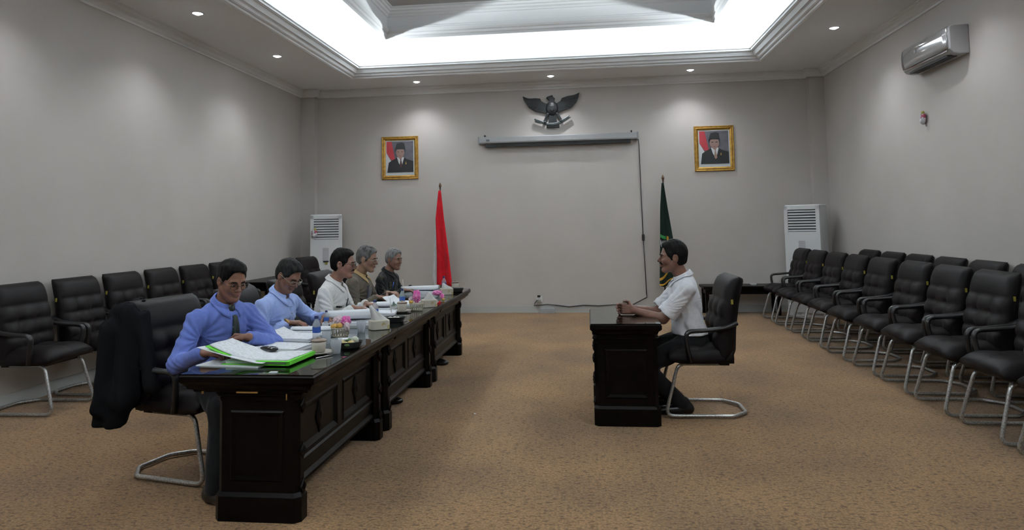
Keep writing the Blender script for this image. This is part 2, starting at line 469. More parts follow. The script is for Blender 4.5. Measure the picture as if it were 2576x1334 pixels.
def chair(x, y, rz, label, group, tag_side=-1, z=0):
    c = make_chair(label, group, tag_side); c.location = (x, y, z); c.rotation_euler = (0, 0, rz); return c
ORD = ['nearest', 'second', 'third', 'fourth', 'fifth', 'sixth', 'seventh', 'eighth', 'ninth', 'tenth']
LEFT = [(5.39, .01), (6.05, -.01), (6.71, .0), (7.37, .01), (8.03, -.01), (8.69, 0)]
for i, (y, r) in enumerate(LEFT):
    chair(-4.70, y, r, 'dark leather chair against the left wall, %s in the row from the camera' % ORD[i], 'chairs along the left wall', -1)
chair(-4.02, 9.86, -.12, 'dark leather chair in the left back corner beside the standing air conditioner', 'chairs along the left wall', -1)
FRONT = [10.57, 9.86, 9.18, 8.49, 7.77, 7.06, 6.39, 5.73, 5.07, 4.40]
for i, y in enumerate(FRONT[::-1]):
    chair(2.94+.008*math.sin(i*2.1), y, PI+.008*math.sin(i*1.7), 'dark leather chair in the front row on the right, %s from the camera' % ORD[i], 'front row of chairs on the right', 1)
BACK = [9.78, 9.06, 8.38, 7.70, 7.02, 6.32, 5.64]
for i, y in enumerate(BACK[::-1]):
    chair(3.578, y, PI, 'dark leather chair in the back row by the right wall, %s from the camera' % ORD[i], 'back row of chairs on the right', 1)

# ================================================================== carved tables
def frame_panel(mb, x, y0, y1, z0, z1, w=.03, dep=.014, nx=1):
    """bevelled picture-frame sinking into a face that looks along +x (nx=1) at height x"""
    a = [(x, y0, z0), (x, y1, z0), (x, y1, z1), (x, y0, z1)]
    b = [(x+.006, y0+w*.3, z0+w*.3), (x+.006, y1-w*.3, z0+w*.3), (x+.006, y1-w*.3, z1-w*.3), (x+.006, y0+w*.3, z1-w*.3)]
    c = [(x-dep, y0+w, z0+w), (x-dep, y1-w, z0+w), (x-dep, y1-w, z1-w), (x-dep, y0+w, z1-w)]
    d = [(x-dep, y0+w, z0+w), (x-dep, y1-w, z0+w), (x-dep, y1-w, z1-w), (x-dep, y0+w, z1-w)]
    mb.rings([a, b, c], cap0=False, cap1=True)
    return mb
def swap(mb, f):
    mb.v = [f(p) for p in mb.v]; return mb
def ornament(x, y, z, h=.085, w=.042, d=.016):
    """carved pointed lozenge"""
    mb = MB(); mb.smooth = True
    R = []
    n = 16
    for k, (s, dx) in enumerate([(1, 0), (.86, .6*d), (.55, d), (.3, .75*d), (.12, 1.2*d), (.01, 1.25*d)]):
        ring = []
        for i in range(n):
            t = 2*PI*i/n
            cy, cz = math.cos(t), math.sin(t)
            rad = 1/(abs(cy)**.8+abs(cz)**.8)**(1/.8)*1.12
            ring.append((x+dx, y+s*w*cy*min(1.25, rad*1.3), z+s*h*cz*min(1.25, rad*1.25)))
        R.append(ring)
    mb.rings(R)
    return mb
def carved_table(name, L, hb, ht, x_off, label, cat, group=None):
    """long axis y, front towards +x; hb: half depth of the body, ht: half depth of the top, x_off: body centre"""
    t = empty(name, label=label, cat=cat, group=group)
    W = M['wood']
    hl = L/2
    # top with a moulded edge
    mb = MB().rect_loft([(ht-.055, hl-.05, .655), (ht-.05, hl-.045, .668), (ht-.03, hl-.028, .675), (ht-.022, hl-.02, .695), (ht-.006, hl-.006, .708), (ht, hl, .715), (ht, hl, .742), (ht-.006, hl-.006, .75)])
    mb.build('tabletop', W, t)
    MB().rect_loft([(ht-.006, hl-.004, .7502), (ht-.006, hl-.004, .756)]).build('glass_sheet', M['glass_top'], t)
    # apron under the top
    MB().box(x_off-hb+.01, x_off+hb-.01, -hl+.08, hl-.08, .60, .657).build('apron', W, t)
    py = hl-.06-.05
    for s in (-1, 1):
        # end pedestal with plinth
        cy = s*py
        mb = MB().rect_loft([(hb+.012, .062, 0), (hb+.012, .062, .125), (hb+.006, .056, .135), (hb, .05, .145), (hb, .05, .60), (hb+.006, .056, .615), (hb+.008, .058, .657)], x_off, cy, .028)
        mb.build('pedestal', W, t)
        # sunk panel on the outer face of the pedestal
        mb = MB(); frame_panel(mb, 0, -hb+.075, hb-.075, .20, .56, .03, .0)
        swap(mb, lambda p, cy=cy, s=s: (x_off + s*-p[1], cy + s*(.0505 + p[0]), p[2])).build('end_panel', W, t)
        # thin fillet lines round the pedestal
        MB().rect_loft([(hb+.004, .054, .63), (hb+.014, .064, .637), (hb+.014, .064, .645), (hb+.004, .054, .652)], x_off, cy, .028).build('fillet', W, t)
        # carved bosses on the front of the pedestal
        for z in (.58, .35, .165):
            ornament(x_off+hb, cy, z, .035, .03, .014).build('carved_boss', W, t)
    # front panel between the pedestals
    xf = x_off+hb-.045
    y0, y1 = -py+.05, py-.05
    mb = MB()
    mb.box(xf-.03, xf-.012, y0, y1, .15, .62)
    mb.box(xf-.012, xf, y0, y1, .55, .62); mb.box(xf-.012, xf, y0, y1, .15, .30)
    yc = 0
    st = .045
    for a, b in ((y0, y0+st), (yc-st, yc+st), (y1-st, y1)): mb.box(xf-.012, xf, a, b, .30, .55)
    mb.build('front_panel', W, t)
    mb = MB().prism([(xf, .15), (xf+.016, .155), (xf+.016, .17), (xf, .19)], y0, y1, 'y'); mb.build('moulding_strip', W, t)
    mb = MB().prism([(xf, .255), (xf+.010, .26), (xf+.010, .27), (xf, .28)], y0, y1, 'y'); mb.build('moulding_strip', W, t)
    for a, b in ((y0+st, yc-st), (yc+st, y1-st)):
        mb = MB(); frame_panel(mb, xf, a-.005, b+.005, .295, .555, .04, .011)
        mb.build('sunk_panel', W, t)
        ornament(xf-.011, (a+b)/2, .43, .085, .042, .014).build('carved_ornament', W, t)
    return t
TL = 1.545
for i, (yc, lb) in enumerate([(3.345+TL/2, 'dark carved conference table nearest the camera under the green folder'), (3.345+TL*1.5, 'dark carved conference table in the middle of the three joined tables'), (3.345+TL*2.5, 'dark carved conference table at the far end by the red flag')]):
    t = carved_table('conference_table', TL-.004, .222, .365, .035, lb, 'table', 'carved tables joined in a row')
    t.location = (-1.765, yc, 0)
    if i == 0:
        MB().box(-.055, .06, -TL/2+.012, -TL/2+.018, .660, .668).build('brass_strip', M['brass'], t)
        MB().box(-.245, -.235, -TL/2+.012, -TL/2+.018, .655, .668).build('brass_strip', M['brass'], t)
        MB().box(.20, .206, -TL/2+.04, -TL/2+.046, .62, .65).build('brass_strip', M['brass'], t)
t = carved_table('interview_desk', .93, .232, .262, 0.0, 'small dark carved desk with glass top in front of the seated man in white', 'desk')
t.location = (.258, 5.565, 0); t.rotation_euler = (0, 0, PI)

# low table by the back wall, corner table on the left
def plain_table(name, x0, x1, y0, y1, h, label, group=None):
    t = empty(name, ((x0+x1)/2, (y0+y1)/2, 0), 0, label, 'table', group)
    a, b = (x1-x0)/2, (y1-y0)/2
    MB().rect_loft([(a-.01, b-.01, h-.045), (a, b, h-.035), (a, b, h-.006), (a-.006, b-.006, h)]).build('tabletop', M['wood'], t)
    MB().box(-a+.05, a-.05, -b+.05, b-.05, h-.13, h-.045).build('apron', M['wood'], t)
    for sx in (-1, 1):
        for sy in (-1, 1):
            MB().rect_loft([(.022, .022, 0), (.028, .028, h-.05)], sx*(a-.06), sy*(b-.06)).build('leg', M['wood'], t)
    return t
plain_table('low_table', 1.80, 3.02, 11.10, 11.56, .465, 'low dark wooden table against the back wall behind the white shirted man')
plain_table('side_table', -5.02, -4.50, 9.20, 10.75, .75, 'dark side table in the left back corner behind the chair row')

# ================================================================== men's chairs
MEN_Y = [4.14, 4.92, 5.74, 6.58, 7.38]
WHO = ['blue shirted man', 'light blue shirted man', 'man in the white long sleeved shirt', 'grey haired man in the olive shirt', 'man in the dark patterned shirt']
for i, y in enumerate(MEN_Y):
    chair([-2.52, -2.44, -2.44, -2.44, -2.44][i], y-(.03 if i == 0 else 0), [-.22, 0, .03, 0, .02][i], 'dark leather chair at the long table behind the ' + WHO[i], 'chairs at the long table', -1)
chair(.875, 5.625, PI+.02, 'dark leather chair at the small desk under the man in the white short sleeved shirt', 'chairs at the desk', 1)

# ================================================================== people
# Bodies, clothes and hair are grown as smooth blended volumes and meshed by surface nets.
def V3(*a): return np.array(a, dtype=float)
def unit(v): v = np.asarray(v, float); return v/np.linalg.norm(v)
def smin(a, b, k):
    h = np.maximum(k-np.abs(a-b), 0)/k
    return np.minimum(a, b)-h*h*k*.25
def smax(a, b, k): return -smin(-a, -b, k)
def d_cone(P, a, b, ra, rb):
    ab = b-a; t = np.clip(((P-a)@ab)/max(ab@ab, 1e-12), 0, 1)
    q = P-a-t[:, None]*ab
    return np.sqrt((q*q).sum(1))-(ra+(rb-ra)*t)
def d_ell(P, c, r, B=None):
    q = P-c
    if B is not None: q = q@B          # columns of B: local axes
    k0 = np.sqrt(((q/r)**2).sum(1)); k1 = np.sqrt(((q/(r*r))**2).sum(1))
    return k0*(k0-1)/np.maximum(k1, 1e-9)
def surface_nets(A, lo, h):
    S = A < 0
    nx, ny, nz = A.shape
    c = np.zeros((nx-1, ny-1, nz-1), np.int8)
    for i in (0, 1):
        for j in (0, 1):
            for k in (0, 1): c += S[i:nx-1+i, j:ny-1+j, k:nz-1+k]
    act = np.argwhere((c > 0) & (c < 8))
    if len(act) == 0: return np.zeros((0, 3)), np.zeros((0, 4), int)
    idx = -np.ones(c.shape, np.int32); idx[act[:, 0], act[:, 1], act[:, 2]] = np.arange(len(act))
    corners = [(i, j, k) for i in (0, 1) for j in (0, 1) for k in (0, 1)]
    val = {q: A[act[:, 0]+q[0], act[:, 1]+q[1], act[:, 2]+q[2]] for q in corners}
    acc = np.zeros((len(act), 3)); cnt = np.zeros(len(act))
    for q in corners:
        for ax in range(3):
            if q[ax] == 0:
                q2 = list(q); q2[ax] = 1; q2 = tuple(q2)
                a, b = val[q], val[q2]; m = (a < 0) != (b < 0)
                t = np.where(m, a/np.where(np.abs(a-b) < 1e-12, 1, a-b), 0)
                p = np.tile(np.array(q, float), (len(act), 1)); p[:, ax] += t
                acc[m] += p[m]; cnt[m] += 1
    V = lo+h*(act+acc/cnt[:, None])
    F = []
    for ax in range(3):
        u, v = [(1, 2), (2, 0), (0, 1)][ax]
        sl0 = [slice(None)]*3; sl1 = [slice(None)]*3
        sl0[ax] = slice(0, -1); sl1[ax] = slice(1, None)
        ch = S[tuple(sl0)] != S[tuple(sl1)]
        e = np.argwhere(ch)
        ok = (e[:, u] > 0) & (e[:, v] > 0) & (e[:, u] < A.shape[u]-1) & (e[:, v] < A.shape[v]-1)
        e = e[ok]
        if len(e) == 0: continue
        def cell(du, dv):
            q = e.copy(); q[:, u] += du; q[:, v] += dv
            return idx[q[:, 0], q[:, 1], q[:, 2]]
        f = np.stack([cell(-1, -1), cell(0, -1), cell(0, 0), cell(-1, 0)], 1)
        flip = ~S[e[:, 0], e[:, 1], e[:, 2]]
        f[flip] = f[flip][:, ::-1]
        f = f[(f >= 0).all(1)]
        F.append(f)
    return V, np.concatenate(F)
def grow(fn, lo, hi, h, B=8):
    lo = np.asarray(lo, float); hi = np.asarray(hi, float)
    nb = np.ceil((hi-lo)/(h*B)).astype(int)
    A = np.full(nb*B+1, 1.0, np.float32)
    g = np.stack(np.meshgrid(*[np.arange(n) for n in nb], indexing='ij'), -1).reshape(-1, 3)
    cen = lo+(g+.5)*B*h
    d = fn(cen)
    rad = B*h*.9+.012
    off = np.stack(np.meshgrid(*[np.arange(B+1)]*3, indexing='ij'), -1).reshape(-1, 3)
    ins = g[d < -rad]
    for b in ins: A[b[0]*B:b[0]*B+B+1, b[1]*B:b[1]*B+B+1, b[2]*B:b[2]*B+B+1] = -1.0
    act = g[np.abs(d) <= rad]
    for s in range(0, len(act), 400):
        blk = act[s:s+400]
        ii = blk[:, None, :]*B+off[None]
        P = (lo+ii.reshape(-1, 3)*h)
        val = fn(P)
        ii = ii.reshape(-1, 3)
        A[ii[:, 0], ii[:, 1], ii[:, 2]] = val
    return surface_nets(A, lo, h)
def vol_mesh(name, pieces, mats, parent, smooth=True):
    """one mesh object out of several (V, F) pieces"""
    V = []; F = []; n = 0
    for v, f in pieces:
        V.append(v); F.append(f+n); n += len(v)
    V = np.concatenate(V); F = np.concatenate(F)
    me = bpy.data.meshes.new(name)
    me.vertices.add(len(V)); me.vertices.foreach_set('co', V.astype(np.float32).ravel())
    me.loops.add(len(F)*4); me.polygons.add(len(F))
    me.loops.foreach_set('vertex_index', F.astype(np.int32).ravel())
    me.polygons.foreach_set('loop_start', np.arange(0, len(F)*4, 4, dtype=np.int32))
    me.polygons.foreach_set('use_smooth', np.ones(len(F), bool))
    me.materials.append(mats)
    me.update(calc_edges=True)
    me.validate()
    o = bpy.data.objects.new(name, me); COL.objects.link(o)
    if parent is not None: o.parent = parent
    return o
def rotz(a): c, s = math.cos(a), math.sin(a); return np.array([[c, -s, 0], [s, c, 0], [0, 0, 1.]])
def wrinkle(P, amp, seed=0., f=1.0):
    x, y, z = P[:, 0]*f, P[:, 1]*f, P[:, 2]*f
    w = np.sin(31*x+17*z+9*np.sin(11*y+seed))*np.sin(23*y-14*z+seed)+.6*np.sin(52*z+21*x-33*y+4*np.sin(19*x+seed))
    return amp*w
def ik(a, c, l1, l2, pole):
    d = c-a; L = np.linalg.norm(d); L2 = min(L, (l1+l2)*.995)
    n = d/L
    x = (l1*l1-l2*l2+L2*L2)/(2*L2); r = math.sqrt(max(l1*l1-x*x, 1e-6))
    p = np.asarray(pole, float); p = p-n*(p@n); p = p/np.linalg.norm(p)
    return a+n*x+p*r

def hand_prims(W, d, n, thumb, curl=(.35, .5, .4), spread=.05, scale=1.0, tcurl=.4):
    """W wrist, d finger direction, n palm-side normal, thumb: side direction; list of cones"""
    d = unit(d); n = unit(n-d*(n@d)); s = np.cross(n, d); s = s if s@np.asarray(thumb) > 0 else -s
    C = []; k = scale
    lens = [(.044, .026, .021), (.047, .029, .022), (.043, .027, .021), (.034, .021, .019)]
    for i in range(4):
        off = (1.5-i)*.0195*k
        base = W+d*.008*k+s*off*.55
        kn = W+d*(.088-.004*abs(i-1))*k+s*off-n*.004*k
        C.append((base, kn, .0165*k, .0115*k))
        ang = 0; p = kn
        for j in range(3):
            ang += curl[j]*(1+.08*i)
            sp = (1.5-i)*spread
            dd = unit(d*math.cos(ang)+n*math.sin(ang)+s*sp)
            q = p+dd*lens[i][j]*k
            C.append((p, q, (.0098-.0009*j)*k, (.0089-.0009*j)*k)); p = q
    tb = W+d*.022*k+s*.022*k+n*.006*k
    t1 = tb+unit(d*.62+s*.75+n*.35)*.042*k
    t2 = t1+unit(d*.9+s*.30+n*tcurl)*.032*k
    t3 = t2+unit(d*.95+s*.02+n*tcurl*1.4)*.026*k
    C += [(W+d*.006*k+s*.008*k, tb, .016*k, .0155*k), (tb, t1, .0155*k, .0125*k), (t1, t2, .0118*k, .0105*k), (t2, t3, .0104*k, .0085*k)]
    return C
def hand_sdf(P, C):
    d = None
    for i, (a, b, ra, rb) in enumerate(C):
        q = d_cone(P, a, b, ra, rb)
        d = q if d is None else smin(d, q, .006)
    return d

SKIN = {}
def skin_mat(col):
    if col not in SKIN:
        m = mat('skin', col, .48, spec=.35)
        b = m.node_tree.nodes['Principled BSDF']
        b.inputs['Subsurface Weight'].default_value = .08
        b.inputs['Subsurface Radius'].default_value = (.012, .005, .003)
        vary(m, tuple(c*.82 for c in col), 28, 3, .35, .7)
        SKIN[col] = m
    return SKIN[col]
def cloth_mat(name, col, col2=None, scale=40, lo=.4, hi=.6, rough=.85):
    m = mat(name, col, rough, spec=.12, sheen=.1)
    vary(m, col2 or tuple(c*.9 for c in col), scale, 3, lo, hi, bump=.25, bscale=420, bdist=.0006)
    return m
M['hair_black'] = vary(mat('black_hair', (.005, .0045, .0045), .55, spec=.08), (.009, .008, .008), 60, 3, stretch=(1, 1, .25), bump=.6, bscale=130, bdist=.003)
M['hair_dark'] = vary(mat('dark_greying_hair', (.010, .010, .010), .6, spec=.08), (.028, .028, .028), 60, 3, stretch=(1, 1, .3), bump=.6, bscale=130, bdist=.003)
M['hair_grey'] = vary(mat('grey_hair', (.055, .053, .052), .65, spec=.08), (.15, .15, .15), 40, 4, .35, .7, stretch=(1, 1, .4), bump=.6, bscale=130, bdist=.003)
M['hair_silver'] = vary(mat('silver_hair', (.09, .09, .09), .65, spec=.08), (.24, .24, .24), 40, 4, .35, .7, stretch=(1, 1, .4), bump=.6, bscale=130, bdist=.003)
M['eye_white'] = mat('eye_white', (.16, .14, .13), .35)
M['iris'] = mat('iris', (.010, .007, .006), .15)
M['lip'] = mat('lip', (.19, .075, .06), .45)
M['lens'] = mat('spectacle_lens', (.95, .95, .95), .02, trans=1.0, ior=1.05)
M['trouser'] = cloth_mat('black_trouser_cloth', (.011, .011, .012))
M['shoe'] = mat('black_shoe_leather', (.010, .009, .009), .28)
M['sole'] = mat('shoe_sole', (.010, .010, .010), .7)

def person(base, label, yaw=0., lean=.2, twist=0., pelvis_z=.560, head_yaw=0., head_pitch=0., head_roll=0., scale=1.0, neck_fwd=.045,
           wristR=None, wristL=None, handR=None, handL=None, poleR=(-.5, -.6, -.6), poleL=(-.5, .6, -.6),
           feet=None, skin=(.30, .155, .095), hair='hair_black', hair_fn=None, shirt=None, sleeve='long', shirt_amp=.0035, collar=True,
           belly=.0, shoulder_w=.185, glasses=None, moustache=False, beard=False, hb=.0045, hair_top=.012, seed=0., smile=0, hem=-.03):
    """world-aligned coordinates relative to base; the person faces along yaw (0 = +x)"""
    E = empty('person', (base[0], base[1], 0), 0, label, 'person')
    k = scale
    Rb = rotz(yaw)
    fw, lt = Rb@V3(1, 0, 0), Rb@V3(0, 1, 0)
    up = V3(0, 0, 1)
    u = unit(up*math.cos(lean)+fw*math.sin(lean)); f = unit(fw*math.cos(lean)-up*math.sin(lean))
    Pv = V3(0, 0, pelvis_z)
    # shoulders may be turned against the pelvis
    Rt = rotz(twist)
    lt2 = Rt@lt; f2 = unit(Rt@f-u*((Rt@f)@u)); lt2 = np.cross(u, f2)
    Bt = np.stack([f2, lt2, u], 1); Bp = np.stack([f, lt, u], 1)
    chest = Pv+u*.31*k+f2*.012
    neck0 = Pv+u*.475*k-f2*.008
    hf = rotz(yaw+head_yaw)@V3(1, 0, 0); hl = rotz(yaw+head_yaw)@V3(0, 1, 0)
    hu = unit(up*math.cos(head_pitch)+hf*math.sin(head_pitch)); hf2 = unit(hf*math.cos(head_pitch)-up*math.sin(head_pitch))
    if head_roll:
        hu, hl = unit(hu*math.cos(head_roll)+hl*math.sin(head_roll)), unit(hl*math.cos(head_roll)-hu*math.sin(head_roll))
    Hc = neck0+u*.076*k+up*.088*k+fw*neck_fwd+hf2*.025
    BH = np.stack([hf2, hl, hu], 1)
    def hp(x, y, z): return Hc+BH@(V3(x, y, z)*k)
    shR = Pv+u*.402*k-lt2*shoulder_w*k+f2*.005; shL = Pv+u*.402*k+lt2*shoulder_w*k+f2*.005
    hipR, hipL = Pv-lt*.088-up*.01, Pv+lt*.088-up*.01
    wR = np.asarray(wristR, float)-V3(base[0], base[1], 0); wL = np.asarray(wristL, float)-V3(base[0], base[1], 0)
    elR = ik(shR, wR, .285*k, .255*k, poleR); elL = ik(shL, wL, .285*k, .255*k, poleL)
    if feet is None: feet = (V3(.40, -.11, 0), V3(.42, .11, 0))
    ankR, ankL = [(Rb@V3(q[0], q[1], .075) if len(q) < 4 else V3(q[0], q[1], .075)) for q in feet]
    knR = ik(hipR, ankR, .43*k, .42*k, fw+up*.9-lt*.1); knL = ik(hipL, ankL, .43*k, .42*k, fw+up*.9+lt*.1)
    # ---- body volume
    def head_sdf(P):
        Q = (P-Hc)@BH/k
        g = lambda c, r: d_ell(Q, V3(*c), V3(*r))
        d = g((-.014, 0, .044), (.096, .075, .084))
        d = smin(d, g((.028, 0, -.022), (.064, .060, .088)), .03)
        S = Q.copy(); S[:, 1] = np.abs(S[:, 1])      # mirrored features
        gs = lambda c, r: d_ell(S, V3(*c), V3(*r))
        d = smin(d, d_cone(S, V3(-.002, .056, -.045), V3(.058, .016, -.098), .020, .021), .022)
        d = smin(d, g((.068, 0, -.098), (.024, .024, .018)), .02)
        d = smin(d, gs((.058, .040, -.022), (.026, .024, .026)), .02)
        d = smin(d, d_cone(S, V3(.080, .012, .024), V3(.070, .044, .022), .012, .010), .014)
        d = smax(d, -gs((.100, .031, .004), (.021, .019, .012)), .012)
        d = smin(d, gs((.074, .031, .005), (.0135, .0150, .0085)), .006)
        d = smin(d, d_cone(Q, V3(.086, 0, .014), V3(.108, 0, -.020), .0085, .0105), .012)
        d = smin(d, g((.108, 0, -.024), (.0125, .012, .010)), .008)
        d = smin(d, gs((.098, .012, -.027), (.011, .0085, .0080)), .006)
        d = smin(d, g((.086, 0, -.052), (.015, .026, .0085)), .008)
        d = smin(d, g((.084, 0, -.066), (.015, .022, .0085)), .006)
        d = smax(d, -d_cone(S, V3(.102, 0, -.0585), V3(.084, .024, -.0575), .0022, .0022), .004)
        ear = gs((-.012, .074, -.004), (.023, .0085, .034))
        ear = smax(ear, -gs((-.006, .083, .002), (.013, .0065, .020)), .005)
        d = smin(d, ear, .008)
        d = smin(d, d_cone((P-Hc)/k, (neck0-u*.03-Hc)/k, (hp(-.02, 0, -.05)-Hc)/k, .058, .052), .028)
        d = smin(d, gs((.070, 0, -.10), (.01, .01, .01)), .01)
        return d*k
    def arm(P, a, e, w):
        d = smin(d_cone(P, a, e, .050*k, .039*k), d_cone(P, e, w, .040*k, .0265*k), .02)
        return d
    CR = hand_prims(wR, *handR, scale=k*1.02); CL = hand_prims(wL, *handL, scale=k*1.02)
    def core(P, inf=0., b=0.):
        d = d_ell(P, chest, V3(.112+inf+b*.3, .158+inf, .185+inf)*k, Bt)
        d = smin(d, d_ell(P, Pv+u*.12*k+f*(.01+b*.7), V3(.112+inf+b, .150+inf+b*.5, .16+inf)*k, Bp), .06)
        d = smin(d, d_ell(P, Pv-up*.005, V3(.135+inf, .168+inf, .105+inf)*k, Bp), .06)
        for s in (shR, shL):
            d = smin(d, d_cone(P, Pv+u*.432*k, s, (.064+inf*.5)*k, (.050+inf*.5)*k), .05)
        return d
    def leg(P, hp_, kn, an, inf):
        return smin(d_cone(P, hp_, kn, .078+inf, .056+inf), d_cone(P, kn, an, .054+inf, .040+inf), .03)
    def body(P):
        d = core(P, -.02)
        d = smin(d, d_cone(P, neck0-u*.06, neck0+u*.02, .058*k, .055*k), .03)
        d = np.minimum(d, smin(arm(P, shR, elR, wR), arm(P, shL, elL, wL), .01))
        for a, b, c in ((hipR, knR, ankR), (hipL, knL, ankL)): d = smin(d, leg(P, a, b, c, -.012), .03)
        return d
    pts = np.stack([Hc, shR, shL, elR, elL, wR, wL, hipR, hipL, knR, knL, ankR, ankL])
    lo, hi = pts.min(0)-.16, pts.max(0)+.17
    pieces = [grow(body, lo, hi, .012)]
    pieces.append(grow(head_sdf, Hc-V3(.155, .155, .175)*k, Hc+V3(.155, .155, .16)*k, hb))
    for C, w, e in ((CR, wR, elR), (CL, wL, elL)):
        q = np.array([c[0] for c in C]+[c[1] for c in C])
        hfun = lambda P, C=C, w=w, e=e: smin(hand_sdf(P, C), d_cone(P, w+(e-w)*.25, w, .0305*k, .0255*k), .012)
        pieces.append(grow(hfun, q.min(0)-.04, q.max(0)+.04, .0034))
    vol_mesh('body', pieces, skin_mat(skin), E)
    # ---- hair
    def hair_sdf(P):
        Q = (P-Hc)@BH/k
        d = d_ell(Q, V3(-.016, 0, .046), V3(.102, .080, .080+hair_top))
        d = smin(d, d_ell(Q, V3(-.045, 0, -.005), V3(.062, .070, .075)), .03)
        d = smin(d, d_ell(Q, V3(.03, 0, .085+hair_top*.5), V3(.055, .060, .030)), .03)
        S = Q.copy(); S[:, 1] = np.abs(S[:, 1])
        d = smin(d, d_cone(S, V3(.022, .067, .035), V3(.014, .068, -.010), .012, .006), .012)
        face = d_ell(Q, V3(.104, 0, -.018), V3(.076, .088, .116))
        face = np.minimum(face, d_ell(S, V3(-.010, .088, -.012), V3(.027, .028, .036)))
        cut = -(Q[:, 2]+.072)-.35*np.minimum(Q[:, 0]+.03, 0)
        if hair_fn is not None: d, face, cut = hair_fn(Q, S, d, face, cut)
        d = smax(d, -face, .008); d = smax(d, cut, .01)
        d = d+.0016*np.sin(170*Q[:, 1]+60*Q[:, 0])*np.sin(110*Q[:, 0]+40*Q[:, 2])+.0022*np.sin(70*Q[:, 1]+40*Q[:, 2]+seed)*np.sin(55*Q[:, 0]-30*Q[:, 2])
        return d*k
    vol_mesh('hair', [grow(hair_sdf, Hc-V3(.16, .16, .15)*k, Hc+V3(.16, .16, .18)*k, hb)], M[hair], E)
    # ---- eyes, brows, lips
    RB = Matrix(BH.tolist())
    for s in (-1, 1):
        mb = MB(); mb.smooth = True
        mb.ball((0, 0, 0), (.0105*k, .0120*k, .0042*k), 12, 8)
        mb.mi = 1
        mb.ball((.0085*k, -s*.001, -.001), (.0040*k, .0056*k, .0052*k), 10, 7)
        mb.v = [tuple(Vector(hp(.0805, s*.031, .0045))+RB@Vector(p)) for p in mb.v]
        mb.build('eye', [M['eye_white'], M['iris']], E)
        mb = MB(); mb.smooth = True
        path = [hp(.0945, s*.012, .023), hp(.0965, s*.024, .0275), hp(.089, s*.038, .0265), hp(.078, s*.048, .020)]
        mb.tube(path, [.0028, .0042, .0040, .0018], 8); mb.build('eyebrow', M[hair if hair in ('hair_black', 'hair_dark') else 'hair_dark'], E)
    mb = MB(); mb.smooth = True
    lipz = -.0505
    mb.tube([hp(.083, -.024, -.0575+smile), hp(.095, -.012, -.0535), hp(.0985, 0, -.0545), hp(.095, .012, -.0535), hp(.083, .024, -.0575+smile)], [.002, .0042, .0046, .0042, .002], 8)
    mb.tube([hp(.083, -.022, -.0600+smile), hp(.0935, -.011, -.0645), hp(.0970, 0, -.0655), hp(.0935, .011, -.0645), hp(.083, .022, -.0600+smile)], [.002, .0046, .0054, .0046, .002], 8)
    mb.build('lips', M['lip'], E)
    if moustache:
        mb = MB(); mb.smooth = True
        mb.tube([hp(.082, -.030, -.053), hp(.093, -.018, -.0435), hp(.1005, 0, -.040), hp(.093, .018, -.0435), hp(.082, .030, -.053)], [.002, .0055, .0062, .0055, .002], 8)
        mb.build('moustache', M['hair_black'], E)
    # ---- spectacles
    if glasses:
        gm = glasses
        g = empty('spectacles'); g.parent = E
        for s in (-1, 1):
            ring = []
            for i in range(20):
                t = 2*PI*i/20
                cy, cz = math.cos(t), math.sin(t)
                r = 1/(abs(cy)**3+abs(cz)**3)**(1/3)
                ring.append(hp(.106-.012*abs(.033+cy*.02*s*s)*0-.010*max(0, s*cy)*1, s*.034+.0235*cy*r, .001+.0165*cz*r))
            mb = MB(); mb.smooth = True; mb.tube(ring, .0015, 6, closed=True)
            mb.tube([hp(.098, s*.0575, .006), hp(.085, s*.072, .007), hp(-.005, s*.0805, .012), hp(-.028, s*.078, .002)], .0015, 6)
            mb.build('rim', gm, g)
            mb = MB(); mb.add(ring, [tuple(range(20))]); mb.build('lens', M['lens'], g)
        mb = MB(); mb.smooth = True; mb.tube([hp(.106, -.0115, .006), hp(.1085, 0, .009), hp(.106, .0115, .006)], .0018, 6); mb.build('bridge', gm, g)
    # ---- shirt
    def sleeve_sdf(P, a, e, w):
        if sleeve == 'long':
            d = d_cone(P, a, e, .058*k, .051*k)
            d2 = d_cone(P, e, w, .050*k, .039*k)
            ax = unit(w-e)
            s = (P-e)@ax
            d2 = smax(d2, (P-(w-ax*.010))@ax, .006)
            cuff = smax(smax(d_cone(P, e, w, .042*k, .042*k), (P-(w-ax*.004))@ax, .005), -((P-(w-ax*.060))@ax), .005)
            d2 = np.minimum(d2, cuff)
            r2 = ((P-e)**2).sum(1)
            fold = .0042*np.sin(120*s+5*np.sin(34*P[:, 2]+seed))*np.exp(-r2/.010)
            return smin(d, d2, .022)-fold, None
        ax = unit(e-a); L = np.linalg.norm(e-a)
        end = a+ax*(L*.86)
        d = d_cone(P, a, end+ax*.03, .058*k, .080*k)
        d = smax(d, (P-end)@ax, .006)
        hole = smax(d_cone(P, a, end+ax*.03, .040*k, .060*k), -((P-(end-ax*.07))@ax), .003)
        return d, hole
    ncut = unit(u*.90+f2*.40)
    def shirt_sdf(P):
        d = core(P, .012, belly); holes = []
        for a, e, w in ((shR, elR, wR), (shL, elL, wL)):
            q, hole = sleeve_sdf(P, a, e, w)
            d = smin(d, q, .03)
            if hole is not None: holes.append(hole)
        d = d+wrinkle(P, shirt_amp, seed)
        # folds that fan out from the armpits and gather at the waist
        for s_, sg in ((shR, -1), (shL, 1)):
            c = s_-u*.10*k-lt2*sg*.02
            q = P-c; rr = np.sqrt((q*q).sum(1)); an = np.arctan2(q@u, (q@lt2)*-sg+.4*(q@f2))
            d = d+.0034*np.sin(17*an+seed)*np.exp(-((rr-.12)/.075)**2)
        hz = (P-Pv)@u
        d = d+.005*np.sin(46*hz+7*np.sin(9*(P@lt2)+seed))*np.exp(-((hz-.06)/.07)**2)
        d = smin(d, d_cone(P, neck0-u*.03, neck0+u*.01, .064*k, .062*k), .02)
